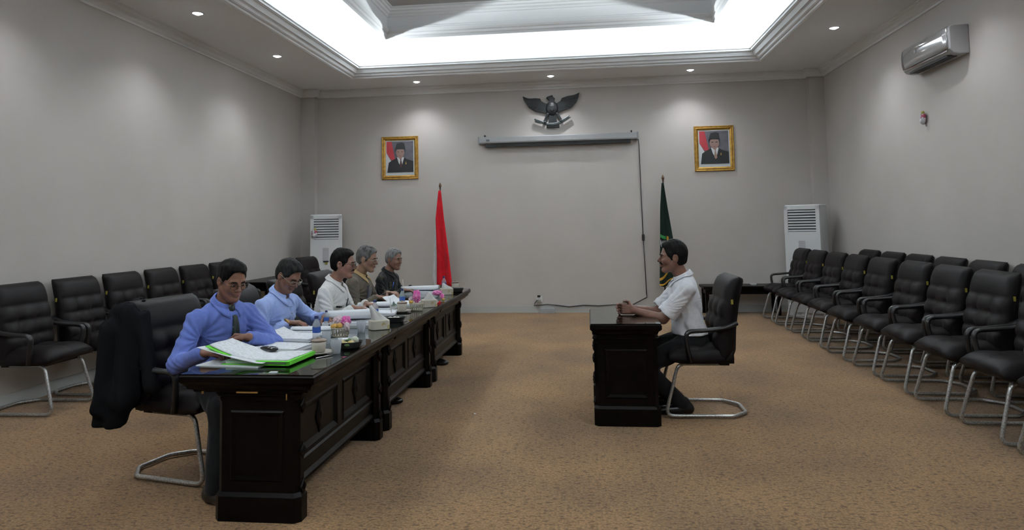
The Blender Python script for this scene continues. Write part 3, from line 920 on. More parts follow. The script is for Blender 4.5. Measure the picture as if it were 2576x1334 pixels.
        d = smax(d, (P-(neck0+u*.024))@ncut, .008)
        for h_ in holes: d = smax(d, -h_, .004)
        d = smax(d, -((P-(Pv+u*hem))@up)-.0, .010)
        return d
    lo, hi = pts[:9].min(0)-.15, pts[:9].max(0)+.12
    hi[2] = neck0[2]+.08; lo[2] = min(wR[2], wL[2], Pv[2])-.10
    so = vol_mesh('shirt', [grow(shirt_sdf, lo, hi, .0065)], shirt, E)
    # ---- trousers and shoes
    def trouser_sdf(P):
        d = d_ell(P, Pv-up*.015, V3(.136, .168, .110)*k, Bp)
        for a, b, c in ((hipR, knR, ankR), (hipL, knL, ankL)):
            d = smin(d, leg(P, a, b, c, .016), .035)
            ax = unit(c-b); d = d
        d = d+wrinkle(P, .003, seed+2)
        d = smax(d, (P-(Pv+u*(.05 if hem < 0 else .085)))@u, .01)
        return smax(d, .055-P[:, 2], .006)
    q = pts[7:]; lo, hi = q.min(0)-.20, q.max(0)+.15
    lo[2] = .03
    vol_mesh('trousers', [grow(trouser_sdf, lo, hi, .011)], M['trouser'], E)
    for an, kn in ((ankR, knR), (ankL, knL)):
        dv = unit(V3(*(Rb@V3(1, 0, 0))))
        side = np.cross(up, dv)
        B = np.stack([dv, side, up], 1)
        c0 = V3(an[0], an[1], 0)
        def shoe_sdf(P):
            Q = (P-c0)@B
            d = d_cone(Q, V3(-.045, 0, .045), V3(.13, 0, .030), .043, .036)
            d = smin(d, d_ell(Q, V3(.165, .0, .028), V3(.062, .042, .030)), .03)
            d = smin(d, d_cone(Q, V3(-.02, 0, .05), V3(-.01, 0, .095), .042, .044), .03)
            return smax(d, .004-Q[:, 2], .006)
        sh = vol_mesh('shoe', [grow(shoe_sdf, c0-V3(.28, .28, .01), c0+V3(.28, .28, .16), .008)], M['shoe'], E)
    # ---- collar
    if collar:
        mb = MB(); mb.smooth = True
        cdir = unit(u*.93+f2*.25); cf = unit(f2-cdir*(f2@cdir)); cl = np.cross(cdir, cf)
        cc = neck0+u*.022+f2*.004
        def col_pt(t, v):
            ph = lerp(.26, 2*PI-.26, t)
            fr = abs(math.cos(ph/2))             # 1 at the front, 0 at the back
            w = lerp(.040, .082, fr**9)
            pr = [(.0660, -.030), (.0640, .020), (.0655, .028), (.0705, .027), (.077+.006*fr**6, .027-w*.50), (.084+.020*fr**6, .027-w*.95)]
            x = v*5; i = min(int(x), 4); g = x-i
            r = lerp(pr[i][0], pr[i+1][0], g); z = lerp(pr[i][1], pr[i+1][1], g)
            z -= .014*fr**2
            p = cc+cf*(r*math.cos(ph)*1.02+.004)*k+cl*(r*math.sin(ph))*k+cdir*z*k
            if v > .45:                          # the turned down leaf lies on the shirt
                dr = unit(cf*math.cos(ph)+cl*math.sin(ph)+cdir*lerp(2.2, .5, fr**4))
                for _ in range(6):
                    e = .0055-shirt_sdf(p[None])[0]
                    if e <= 0: break
                    p = p+dr*e
            return tuple(p)
        mb.sheet(col_pt, 40, 10, .003)
        mb.build('collar', shirt if collar is True else collar, E)
    else: cc = cf = cdir = None
    return dict(E=E, hp=hp, Hc=Hc, shR=shR, shL=shL, elR=elR, elL=elL, wR=wR, wL=wL, Pv=Pv, u=u, f=f2, lt=lt2, neck0=neck0, fn=lambda P: core(P, .012, belly), knR=knR, knL=knL, cc=cc, cf=cf, cdir=cdir, cl=cl, full=shirt_sdf)
def on_shirt(p, a, b):
    """point on the shirt's front: a along the torso from the pelvis, b to the left, found by marching in from the front"""
    s = p['Pv']+p['u']*a+p['lt']*b+p['f']*.36
    for _ in range(90):
        d = p['fn'](s[None])[0]
        if d < .0008: break
        s = s-p['f']*max(d*.7, .0006)
    return s

SH = {'blue': cloth_mat('blue_shirt', (.115, .165, .46), (.13, .185, .50)), 'sky': cloth_mat('light_blue_shirt', (.35, .46, .82), (.38, .49, .85)),
      'white': cloth_mat('white_shirt', (.84, .84, .83), (.78, .78, .77)), 'white2': cloth_mat('white_uniform_shirt', (.84, .85, .90), (.77, .78, .83)),
      'olive': cloth_mat('olive_shirt', (.085, .072, .060), (.12, .10, .075), 9), 'batik': cloth_mat('dark_patterned_shirt', (.010, .011, .012), (.075, .066, .045), 17, .57, .66),
      'tan': cloth_mat('tan_collar', (.36, .25, .12)), 'slate': cloth_mat('slate_grey_cloth', (.085, .085, .11))}
M['gilt_metal'] = mat('pale_metal_wire', (.42, .38, .30), .3, .8)
M['black_frame'] = mat('black_spectacle_frame', (.01, .01, .01), .3)

dn = V3(0, 0, -1)
m1 = person((-2.395, 4.14), 'man in a blue shirt and dark tie leafing through the green folder', yaw=-.42, lean=.20, head_yaw=-.16, head_pitch=.36, scale=1.0, feet=((.32, -.53, 0, 1), V3(.34, .16, 0)),
    wristR=(-2.20, 3.70, .80), wristL=(-2.085, 3.99, .84), handR=(V3(.9, .12, -.1), dn, V3(0, 1, 0)), handL=(V3(-.75, .30, -.02), V3(.1, -.4, -.9), V3(-.2, -.5, .8), (.75, 1.1, .8)),
    poleR=(-.62, -.22, -.85), poleL=(.5, .9, -.6), shirt=SH['blue'], skin=(0.242, 0.118, 0.078), glasses=M['black_frame'], shirt_amp=.0032, seed=.3)
m2 = person((-2.44, 4.92), 'man in a light blue shirt reading papers with a bowed head', yaw=-.15, lean=.27, head_yaw=-.18, head_pitch=.60, scale=.97,
    wristR=(-2.20, 4.775, .815), wristL=(-2.05, 5.12, .81), handR=(V3(.85, .35, -.05), dn, V3(0, 1, 0)), handL=(V3(.7, -.6, -.1), dn, V3(0, -1, 0)),
    poleR=(-.8, -.8, -.6), poleL=(-.2, .9, -.5), shirt=SH['sky'], skin=(0.224, 0.112, 0.076), hair='hair_dark', glasses=M['gilt_metal'], seed=1.4, belly=.02, feet=(V3(.24, -.10, 0), V3(.26, .12, 0)))
m3 = person((-2.32, 5.72), 'man in a white long sleeved shirt with spectacles and moustache', yaw=.02, lean=.24, head_yaw=.05, head_pitch=.10, scale=1.0,
    wristR=(-2.00, 5.60, .82), wristL=(-1.98, 5.90, .82), handR=(V3(.9, .25, -.1), dn, V3(0, 1, 0)), handL=(V3(.8, -.5, -.1), dn, V3(0, -1, 0)),
    poleR=(-.6, -.7, -.7), shirt=SH['white'], skin=(0.260, 0.132, 0.094), glasses=M['black_frame'], moustache=True, seed=2.2, hb=.005, hair_top=.020, feet=(V3(.50, -.04, 0), V3(.30, .14, 0)))
m4 = person((-2.38, 6.58), 'grey haired man in an olive shirt with a tan collar beside the white shirted man', yaw=0, lean=.22, head_yaw=-.05, head_pitch=.20, scale=1.0,
    wristR=(-2.06, 6.45, .82), wristL=(-2.03, 6.72, .83), handR=(V3(.9, .25, -.1), dn, V3(0, 1, 0)), handL=(V3(.8, -.5, .1), dn, V3(0, -1, 0)),
    shirt=SH['olive'], skin=(0.271, 0.151, 0.106), hair='hair_grey', glasses=M['gilt_metal'], seed=3.1, hb=.005, collar=SH['tan'], belly=.03, sleeve='long')
m5 = person((-2.31, 7.38), 'silver haired man in a dark patterned shirt at the far end of the long table', yaw=-.10, lean=.20, head_yaw=-.30, head_pitch=.10, scale=.92,
    wristR=(-2.02, 7.26, .81), wristL=(-2.00, 7.52, .81), handR=(V3(.9, .25, -.1), dn, V3(0, 1, 0)), handL=(V3(.8, -.5, -.1), dn, V3(0, -1, 0)),
    shirt=SH['batik'], skin=(0.212, 0.109, 0.076), hair='hair_silver', seed=4.4, hb=.005, feet=(V3(.56, -.02, 0), V3(.30, .14, 0)))
m6 = person((.80, 5.62), 'man in a white short sleeved shirt with clasped hands at the small desk', yaw=PI, lean=.10, head_yaw=0, head_pitch=.0, scale=1.02, neck_fwd=.05,
    wristR=(.345, 5.665, .800), wristL=(.350, 5.575, .795), handR=(V3(-.95, -.35, .08), V3(0, -1, -.1), V3(0, 0, 1)), handL=(V3(-.95, .35, .08), V3(0, 1, -.1), V3(0, 0, 1)),
    poleR=(.25, .5, -.8), poleL=(.25, -.5, -.8), shirt=SH['white2'], sleeve='short', skin=(0.177, 0.086, 0.059), moustache=True, seed=5.3, hb=.004,
    feet=(V3(.18, -.12, 0), V3(.10, .12, 0)), shirt_amp=.004, hair_top=.024, hem=.045)

# ================================================================== details of the men's clothes
M['tie'] = vary(mat('dark_green_tie', (.008, .016, .012), .6), (.16, .18, .13), 30, 1, .66, .69)
M['pen_blue'] = mat('blue_pen', (.02, .08, .45), .35)
M['button'] = mat('shirt_button', (.45, .47, .55), .4)
M['dark_mark'] = mat('dark_badge', (.02, .02, .025), .5)
def strip_on(p, name, rows, m, th=.003, lift=.003):
    """a cloth strip lying on a shirt front; rows: (a, b centre, half width)"""
    L = [[on_shirt(p, a, b-w) + p['f']*lift, on_shirt(p, a, b) + p['f']*(lift*1.6), on_shirt(p, a, b+w) + p['f']*lift] for a, b, w in rows]
    n = len(rows)-1
    mb = MB(); mb.smooth = True
    def fn(u, v):
        r = L[int(round(v*n))]; return tuple(r[int(round(u*2))])
    mb.sheet(fn, 2, n, -th)
    return mb.build(name, m, p['E'])
def tie(p):
    mb = MB(); mb.smooth = True
    K = p['cc']+p['cf']*.078-p['cdir']*.006
    L = []
    for z, w, o_ in ((.018, .012, 0), (.010, .019, .004), (-.010, .018, .007), (-.026, .012, .006)):
        c = K+p['cdir']*z+p['cf']*(o_-z*.35); L.append([c-p['cl']*w, c+p['cf']*.008, c+p['cl']*w])
    for a, w in ((.425, .014), (.405, .017)):
        s_ = p['Pv']+p['u']*a+p['f']*.22
        for _ in range(80):
            d = p['full'](s_[None])[0]
            if d < .001: break
            s_ = s_-p['f']*max(d*.7, .0006)
        c = s_+p['f']*.012; L.append([c-p['lt']*w-p['f']*.003, c+p['f']*.002, c+p['lt']*w-p['f']*.003])
    for a, w in ((.385, .020), (.35, .024), (.31, .028), (.27, .032), (.23, .035), (.19, .036), (.15, .034), (.12, .028)):
        c = on_shirt(p, a, 0)+p['f']*.011; L.append([c-p['lt']*w-p['f']*.004, c+p['f']*.002, c+p['lt']*w-p['f']*.004])
    n = len(L)-1
    mb.sheet(lambda u, v: tuple(L[int(round(v*n))][int(round(u*2))]), 2, n, .006)
    mb.build('tie', M['tie'], p['E'])
tie(m1)
for p, m in ((m2, SH['sky']), (m3, SH['white'])):
    strip_on(p, 'placket', [(a, 0, .015) for a in np.linspace(.41, .12, 9)], m, .003, .001)
    for a in (.36, .28, .20):
        mb = MB(); mb.smooth = True; mb.ball(tuple(on_shirt(p, a, 0)+p['f']*.006), .0055, 8, 6); mb.build('button', M['button'], p['E'])
strip_on(m4, 'inner_vest', [(a, 0, .062) for a in np.linspace(.40, .14, 8)], SH['slate'], .003, .002)
strip_on(m3, 'name_badge', [(.315, -.085, .034), (.305, -.085, .034), (.297, -.085, .034)], M['dark_mark'], .003, .003)
for p, b in ((m3, .06), (m5, -.075)):
    s = on_shirt(p, .33, b)+p['f']*.006
    mb = MB(); mb.smooth = True; mb.tube([s-p['u']*.03, s+p['u']*.035], .0045, 8); mb.build('pen', M['pen_blue'] if p is m5 else M['dark_mark'], p['E'])
# watch on the second man's right wrist, ring on the first man's left hand
def band(p, w, e, at, r, m, name, rr=.005):
    ax = unit(w-e); c = w-ax*at
    s = unit(np.cross(ax, V3(0, 0, 1))); t = np.cross(s, ax)
    mb = MB(); mb.smooth = True
    mb.tube([tuple(c+s*r*math.cos(2*PI*i/20)+t*r*math.sin(2*PI*i/20)) for i in range(20)], rr, 8, closed=True)
    mb.build(name, m, p['E'])
band(m2, m2['wR'], m2['elR'], -.004, .030, M['brass'], 'wristwatch', .006)
# shoulder strap of the uniform shirt
def epaulette(p):
    a = p['shL']*.35+(p['neck0']-p['u']*.03)*.65; b = p['shL']+p['u']*.04
    d = unit(b-a); s = p['f']
    mb = MB()
    for q in [0]:
        A = a+p['u']*.035; B = b+p['u']*.022
        w = .021
        mb.rings([[tuple(A-s*w), tuple(A+s*w), tuple(A+s*w+p['u']*.006), tuple(A-s*w+p['u']*.006)], [tuple(B-s*w), tuple(B+s*w), tuple(B+s*w+p['u']*.006), tuple(B-s*w+p['u']*.006)]])
    mb.build('shoulder_strap', SH['white2'], p['E'])
epaulette(m6)

# ================================================================== jacket over the first chair
JK = mat('black_jacket_cloth', (.009, .0095, .011), .95, spec=.05)
def jacket():
    C = [((-2.82, 3.86, 1.02), (-2.87, 4.10, 1.04), .040, .034), ((-2.86, 3.88, .98), (-2.93, 3.92, .50), .060, .055), ((-2.92, 3.90, .55), (-2.90, 3.82, .36), .055, .06),
         ((-2.78, 3.84, 1.01), (-2.76, 3.79, .50), .062, .075), ((-2.76, 3.80, .55), (-2.82, 3.80, .37), .075, .055), ((-2.68, 3.855, 1.0), (-2.60, 3.82, .58), .030, .045),
         ((-2.86, 3.80, .92), (-2.90, 3.765, .45), .055, .048), ((-2.80, 4.0, 1.03), (-2.86, 4.1, .55), .04, .035), ((-2.86, 4.1, .6), (-2.86, 4.1, .4), .035, .04)]
    def fn(P):
        d = None
        for a, b, ra, rb in C:
            q = d_cone(P, V3(*a), V3(*b), ra, rb)
            d = q if d is None else smin(d, q, .035)
        ph = np.arctan2(P[:, 1]-3.9, P[:, 0]+2.8)
        d = d+.007*np.sin(9*ph+5*P[:, 2])+wrinkle(P, .003, 8.)
        # keep the chair's back free
        chair_b = np.maximum(np.maximum(np.abs(P[:, 1]-4.12)-.262, np.abs(P[:, 0]+2.80+.10*(P[:, 2]-.9))-.045), P[:, 2]-1.06)
        d = smax(d, -chair_b, .01)
        return smax(d, .345-P[:, 2]-.10*np.maximum(P[:, 0]+2.85, 0), .008)
    o = vol_mesh('suit_jacket', [grow(fn, (-3.05, 3.66, .30), (-2.45, 4.30, 1.14), .008)], JK, None)
    tag(o, 'black suit jacket hanging over the back of the nearest chair at the long table', 'jacket')
jacket()

# ================================================================== things on the walls
YW = YB
def portrait(x0, x1, z0, z1, label, tie_col, face_w, glasses=False):
    e = empty('framed_portrait', ((x0+x1)/2, YW, (z0+z1)/2), 0, label, 'picture', 'framed portraits on the back wall')
    a, b = (x1-x0)/2, (z1-z0)/2
    # gilt frame, four mitred mouldings
    prof = [(0, 0), (0, -.022), (.012, -.034), (.026, -.030), (.04, -.036), (.055, -.022), (.07, -.016), (.07, 0)]
    cs = [(-a, -b), (a, -b), (a, b), (-a, b)]
    for i in range(4):
        (ax, az), (bx, bz) = cs[i], cs[(i+1) % 4]
        mb = MB(); R = []
        for (px, pz) in ((ax, az), (bx, bz)):
            sx, sz = (1 if px < 0 else -1), (1 if pz < 0 else -1)
            R.append([(px+sx*s, y, pz+sz*s) for s, y in prof])
        mb.rings(R); mb.build('frame_moulding', M['gold'], e)
    MB().box(-a+.06, a-.06, -.014, -.002, -b+.06, b-.06).build('mat', PM['mat'], e)
    w, h = a-.088, b-.088
    def flat(name, poly, lay, m):
        MB().prism([(x*w, z*h) for x, z in poly], -.0145-.0012*lay, -.0140, 'y').build(name, m, e)
    zb = -.88
    flat('backdrop', [(-1, zb), (1, zb), (1, 1), (-1, 1)], 1, PM['bg'])
    flat('white_stripe', [(-1, zb), (-.62, zb), (-.55, -.35), (-1, .30)], 2, PM['white'])
    flat('red_stripe', [(-1, 1), (-.62, 1), (-.36, -.12), (-.66, -.12), (-1, .32)], 2, PM['red'])
    flat('suit', [(-.95, zb), (1, zb), (1, -.22), (.55, -.10), (.34, .0), (-.24, .0), (-.62, -.16), (-.84, -.28)], 3, PM['suit'])
    flat('shirt', [(-.22, .04), (.28, .04), (.30, -.02), (.14, -.50), (.06, -.50), (-.10, -.30)], 4, PM['white'])
    flat('tie', [(.02, -.06), (.12, -.06), (.10, -.13), (.20, -.52), (.08, -.62), (-.02, -.48), (.04, -.13)], 5, tie_col)
    n = 20
    flat('face', [(.03+face_w*math.cos(2*PI*i/n), .30+.30*math.sin(2*PI*i/n)) for i in range(n)], 6, PM['skin'])
    flat('neck', [(-.13, .08), (.19, .08), (.16, -.02), (.05, -.08), (-.09, -.02)], 5, PM['skin'])
    flat('hair', [(-.36, .30), (-.30, .52), (.36, .52), (.40, .30), (.42, .45), (.38, .58), (-.34, .58), (-.38, .45)], 7, PM['hat'])
    flat('cap', [(-.36, .52), (.40, .52), (.34, .86), (.12, .93), (-.22, .86)], 8, PM['hat'])
    for s in (-1, 1):
        flat('eye', [(.03+s*.14+.06*math.cos(2*PI*i/10), .36+.022*math.sin(2*PI*i/10)) for i in range(10)], 8, PM['hat'])
    flat('mouth', [(-.09, .13), (.15, .13), (.10, .10), (-.04, .10)], 8, PM['lip'])
    flat('pin', [(.40, -.36), (.46, -.22), (.50, -.36), (.45, -.42)], 5, M['brass'])
    if glasses:
        for s in (-1, 1): flat('glasses', [(.03+s*.15+.12*math.cos(2*PI*i/12), .36+.05*math.sin(2*PI*i/12)) for i in range(12)], 7, PM['rim'])
    return e
PM = dict(mat=mat('portrait_mat', (.52, .55, .56), .8), bg=vary(mat('portrait_backdrop', (.085, .085, .105), .7), (.13, .13, .15), 6), white=mat('portrait_white', (.56, .58, .60), .8), red=mat('portrait_red', (.42, .04, .055), .7),
          suit=mat('portrait_suit', (.020, .022, .024), .7), skin=mat('portrait_skin', (.30, .19, .16), .7), hat=mat('portrait_cap', (.028, .030, .032), .7), lip=mat('portrait_lip', (.25, .11, .10), .7), rim=mat('portrait_rim', (.20, .14, .12), .6),
          tie1=mat('portrait_tie_dark', (.07, .025, .03), .7), tie2=mat('portrait_tie_tan', (.30, .19, .15), .7))
portrait(-3.592, -2.932, 2.335, 3.095, 'gilt framed portrait of a capped man in a dark tie, left of the emblem', PM['tie1'], .30)
portrait(1.81, 2.46, 2.333, 3.095, 'gilt framed portrait of a capped man in a light tie, right of the emblem', PM['tie2'], .32, True)

# eagle emblem
M['bronze'] = mat('black_bronze', (.018, .021, .022), .42, .2)
M['bronze2'] = mat('dark_bronze_scroll', (.055, .065, .068), .32, .4)
def eagle():
    e = empty('eagle_emblem', (-.556, YW, 3.45), 0, 'black carved eagle emblem with spread wings and scroll on the back wall', 'emblem')
    S = .000665
    def X(c): return (c-1170)*S
    def Z(c): return 3.73-(c-240)*S-3.45
    def plate(name, pts, y0, y1, m, bev=.006):
        o = MB().prism([(X(a), Z(b)) for a, b in pts], -y1, -y0, 'y').build(name, m, e, bevel=bev); return o
    def zig(p, q, n, amp):
        out = []
        for i in range(n):
            t0, t1 = i/n, (i+.75)/n
            a = (lerp(p[0], q[0], t0), lerp(p[1], q[1], t0)); b = (lerp(p[0], q[0], t1), lerp(p[1], q[1], t1))
            nx, ny = -(q[1]-p[1]), (q[0]-p[0]); l = math.hypot(nx, ny)
            out.append(a); out.append((b[0]+nx/l*amp, b[1]+ny/l*amp))
        return out
    lw = [(1060, 480), (1000, 462), (890, 400), (862, 330), (720, 315), (640, 320), (540, 315), (405, 255)] + zig((430, 320), (570, 560), 5, 14) + zig((570, 560), (740, 665), 4, 14) + zig((740, 665), (1010, 722), 5, 12) + [(1070, 700)]
    rw = [(1260, 478), (1390, 410), (1420, 338), (1560, 295), (1740, 270), (1885, 212)] + zig((1862, 300), (1790, 460), 4, -14)[::1] + zig((1790, 460), (1660, 590), 4, -14) + zig((1660, 590), (1310, 710), 6, -12) + [(1255, 700)]
    plate('wing', lw, .02, .045, M['bronze']); plate('wing', rw, .02, .045, M['bronze'])
    # long feathers of the wings
    for s, base, tips in ((1, (940, 470), [(430, 290), (455, 370), (500, 450), (560, 535), (640, 600), (730, 655), (830, 680), (930, 705)]), (-1, (1380, 450), [(1860, 240), (1845, 330), (1805, 425), (1740, 520), (1660, 590), (1570, 640), (1470, 660), (1370, 690)])):
        for tx, tz in tips:
            d = Vector((tx-base[0], tz-base[1])); n = Vector((-d.y, d.x)).normalized()*17
            st = Vector(base)*.45+Vector((tx, tz))*.55
            plate('feather', [(st.x-n.x, st.y-n.y), (st.x+n.x, st.y+n.y), (tx+n.x*.7, tz+n.y*.7), (tx+d.x*.02, tz+d.y*.02), (tx-n.x*.7, tz-n.y*.7)], .045, .052, M['bronze'], .002)
    mb = MB(); mb.smooth = True; mb.ball((X(1165), -.055, Z(600)), (.105, .045, .125), 18, 12); mb.build('body', M['bronze'], e)
    plate('head', [(1018, 330), (1060, 296), (1110, 280), (1185, 258), (1205, 320), (1255, 345), (1232, 385), (1245, 490), (1075, 490), (1092, 400), (1055, 365)], .03, .085, M['bronze'], .012)
    plate('beak', [(1018, 332), (1062, 294), (1085, 300), (1062, 345), (1030, 348)], .04, .095, M['bronze2'])
    plate('shield', [(1105, 540), (1230, 540), (1225, 640), (1168, 700), (1110, 640)], .085, .105, M['bronze'])
    plate('tail', [(1085, 760), (1255, 760), (1295, 975), (1060, 975)], .02, .05, M['bronze'])
    for pts in ([(1030, 720), (1090, 740), (950, 1000), (905, 1000)], [(1260, 730), (1320, 720), (1420, 900), (1370, 930)]): plate('leg', pts, .03, .07, M['bronze'])
    rib = [(690, 895), (735, 850), (775, 878), (860, 905), (960, 955), (1060, 985), (1170, 990), (1290, 975), (1400, 920), (1500, 865), (1615, 795), (1590, 850), (1655, 848), (1560, 920), (1440, 990), (1340, 1035), (1170, 1062), (1010, 1048), (900, 1000), (800, 985), (700, 945), (740, 915)]
    plate('ribbon', rib, .05, .085, M['bronze2'], .008)
    for cx, cz in ((985, 965), (1390, 945)):
        mb = MB(); mb.smooth = True; mb.ball((X(cx), -.09, Z(cz)), .022, 12, 8); mb.build('claw', M['bronze2'], e)
    plate('base', [(1010, 1035), (1350, 1035), (1345, 1108), (1015, 1108)], .005, .07, M['bronze'])
eagle()

# projector screen
def screen():
    e = empty('projection_screen', (-.48, YW-.004, 2.96), 0, 'rolled up projector screen in a long grey case under the emblem', 'projector screen')
    L = 1.355
    mb = MB().prism([(-.02, -.055), (-.115, -.05), (-.125, -.03), (-.125, .045), (-.11, .06), (-.02, .06)], -L, L, 'x'); mb.build('case', M['grey_plastic'], e)
    MB().box(-L+.11, L-.12, -.10, -.045, -.115, -.05).build('fabric_roll', M['black'], e)
    for s in (-1, 1):
        MB().box(s*L-.012, s*L+.012, -.13, -.012, -.06, .064).build('end_cap', mat('screen_end', (.26, .27, .28), .5), e)
        MB().box(s*(L-.1)-.012, s*(L-.1)+.012, -.07, -.003, .055, .10).build('bracket', M['plastic'], e)
    MB().box(-L+.13, -L+.19, -.129, -.124, -.02, .015).build('maker_plate', mat('maker_plate', (.13, .15, .16), .5), e)
screen()
M['cable'] = mat('cable_sheath', (.035, .035, .035), .5)
e = empty('screen_cable', (.885, YW, 0), 0, 'thin dark cable with a hand switch hanging down from the projector screen', 'cable')
mb = MB(); mb.smooth = True
mb.tube([(0, -.05, 2.93), (.012, -.03, 2.8), (.02, -.015, 2.3), (.03, -.012, 1.6), (.035, -.012, 1.28)], .008, 6); mb.tube([(.037, -.012, 1.20), (.05, -.012, .8), (.062, -.02, .30)], .008, 6); mb.build('cord', M['cable'], e)
MB().rect_loft([(.018, .014, 1.19), (.022, .018, 1.205), (.022, .018, 1.285), (.018, .014, 1.30)], .036, -.025).build('switch', M['plastic'], e)

# flags
def flag(x, y, label, cloth, tri, lean=0, emblem=None, ztop=2.22):
    e = empty('flag_on_pole', (x, y, 0), 0, label, 'flag', 'flags against the back wall')
    mb = MB(); mb.smooth = True; mb.tube([(0, 0, .02), (lean, 0, ztop-.07)], .013, 10); mb.build('pole', M['pole'], e)
    mb = MB(); mb.smooth = True; mb.lathe([(.002, 0), (.016, .0), (.012, .015), (.02, .03), (.024, .05), (.016, .075), (.006, .10), (.001, .105)], 14, (lean, 0, ztop-.08)); mb.build('finial', M['finial'], e)
    mb = MB(); mb.smooth = True; mb.lathe([(.001, 0), (.16, 0), (.165, .02), (.12, .04), (.05, .055), (.022, .09), (.018, .14), (.001, .14)], 20); mb.build('stand', M['wood'], e)
    for name, m, fn in tri:
        mb = MB(); mb.smooth = True; mb.sheet(fn, 26, 34, .003); mb.build(name, m, e)
    return e
M['pole'] = mat('dark_pole', (.05, .032, .02), .4)
M['finial'] = mat('dull_brass', (.16, .095, .05), .4, .5)
M['flag_red'] = cloth_mat('red_flag_cloth', (.62, .014, .026), (.50, .012, .022), 6)
M['flag_white'] = cloth_mat('white_flag_cloth', (.74, .76, .78))
M['flag_green'] = cloth_mat('dark_green_flag_cloth', (.008, .018, .014), (.010, .022, .017))
M['flag_gold'] = mat('gold_fringe', (.50, .28, .03), .6)
M['flag_emb'] = mat('flag_green_patch', (.02, .25, .06), .7)
def red_fn(u, v):
    z = lerp(2.10, .52-.03*u, v)
    l = interp(v, [0, .3, .7, 1], [-.015, -.065, -.05, -.055]); r = interp(v, [0, .3, .7, 1], [.035, .085, .165, .215])
    X = lerp(l, r, u); Y = -.075-.030*math.sin(u*PI*2.6+.6)*min(1, v*1.6)-.02*u
    return (X, Y, z)
def white_fn(u, v):
    z = lerp(1.66, .40+.10*u, v)
    l = interp(v, [0, .3, .8, 1], [-.075, -.11, -.145, -.11]); r = .06
    return (lerp(l, r, u), -.005-.02*math.sin(u*9)*v, z)
flag(-2.49, 11.33, 'red and white national flag hanging folded on a pole, left of the screen', None, [('red_cloth', M['flag_red'], red_fn), ('white_cloth', M['flag_white'], white_fn)])
def green_fn(u, v):
    z = lerp(2.14, .47-.02*math.sin(u*6), v)
    l = interp(v, [0, .25, .6, 1], [.0, -.035, -.055, -.085]); r = interp(v, [0, .25, .6, 1], [.035, .085, .165, .17])
    return (lerp(l, r, u), -.04-.035*math.sin(u*PI*2.4+.3)*min(1, v*1.6), z)
def patch(u0, u1, v0, v1, sl=0):
    def fn(u, v):
        p = green_fn(lerp(u0, u1, u), lerp(v0, v1, v)+sl*u); return (p[0], p[1]-.006, p[2])
    return fn
gp = [('green_cloth', M['flag_green'], green_fn), ('green_patch', M['flag_emb'], patch(.02, .46, .50, .53, .02)), ('gold_patch', M['flag_gold'], patch(.52, .68, .52, .60, .01)),
      ('gold_fringe', M['flag_gold'], patch(0, .75, .93, .955, -.10)), ('gold_fringe', M['flag_gold'], patch(0, .85, .985, 1.0, -.05))]
for i in range(4): gp.append(('white_stripe', M['flag_white'], patch(.03+.11*i, .09+.11*i, .555, .60, .02)))
flag(1.22, 11.33, 'dark green flag with gold fringe hanging on a pole behind the white shirted man', None, gp, .03, ztop=2.255)

# standing air conditioners
def standing_ac(x0, x1, y0, y1, h, rz, label, recess='black'):
    e = empty('standing_air_conditioner', ((x0+x1)/2, (y0+y1)/2, 0), rz, label, 'air conditioner', 'standing air conditioners')
    a, b = (x1-x0)/2, (y1-y0)/2
    MB().rect_loft([(a, b, .0), (a, b, h-.012), (a-.012, b-.012, h)], 0, 0, .02).build('body', M['white_plastic'], e)
    # grille
    gz0, gz1 = h-.42, h-.075
    MB().box(-a+.055, a-.055, -b-.004, -b+.02, gz0, gz1).build('grille_recess', M[recess], e)
    n = 8
    for i in range(n):
        z = lerp(gz0+.02, gz1-.025, i/(n-1))
        mb = MB().prism([(-b-.022, z-.012), (-b-.018, z-.014), (-b-.004, z+.010), (-b-.008, z+.013)], -a+.055, a-.055, 'x'); mb.build('grille_slat', M['grille'], e)
    for s in (-1, 1): MB().box(s*(a-.03)-.028, s*(a-.03)+.028, -b-.024, -b+.01, gz0-.02, h-.02).build('grille_frame', M['white_plastic'], e)
    MB().box(-a+.002, a-.002, -b-.024, -b+.01, gz1, h-.014).build('grille_frame', M['white_plastic'], e)
    MB().box(-a+.002, a-.002, -b-.020, -b+.01, .55, gz0).build('front_panel', M['white_plastic'], e)
    MB().box(-a+.002, a-.002, -b-.012, -b+.01, .06, .54).build('intake_panel', M['white_plastic'], e)
    MB().box(-.06, .04, -b-.0225, -b-.015, h-.78, h-.56).build('control_panel', M['panel_grey'], e)
    MB().box(-.04, .02, -b-.0235, -b-.018, h-.60, h-.595).build('panel_text', M['grey_plastic'], e)
    MB().box(-.05, .04, -b-.025, -b-.018, h-.80, h-.775).build('display', M['black'], e)
    MB().box(-.02, .02, -b-.024, -b-.018, h-.835, h-.805).build('sticker', M['yellow'], e)
    return e
M['grille_dim'] = mat('grille_shut', (.13, .135, .14), .5)
M['grille'] = mat('grille_plastic', (.42, .44, .45), .5)
M['panel_grey'] = mat('control_panel_grey', (.46, .46, .49), .5)
standing_ac(-4.70, -4.18, 10.97, 11.33, 1.73, .37, 'white standing air conditioner in the left back corner with a hanging freshener', 'grille_dim')
standing_ac(3.15, 3.69, 10.97, 11.33, 1.73, -.62, 'white standing air conditioner in the right back corner behind the chairs')
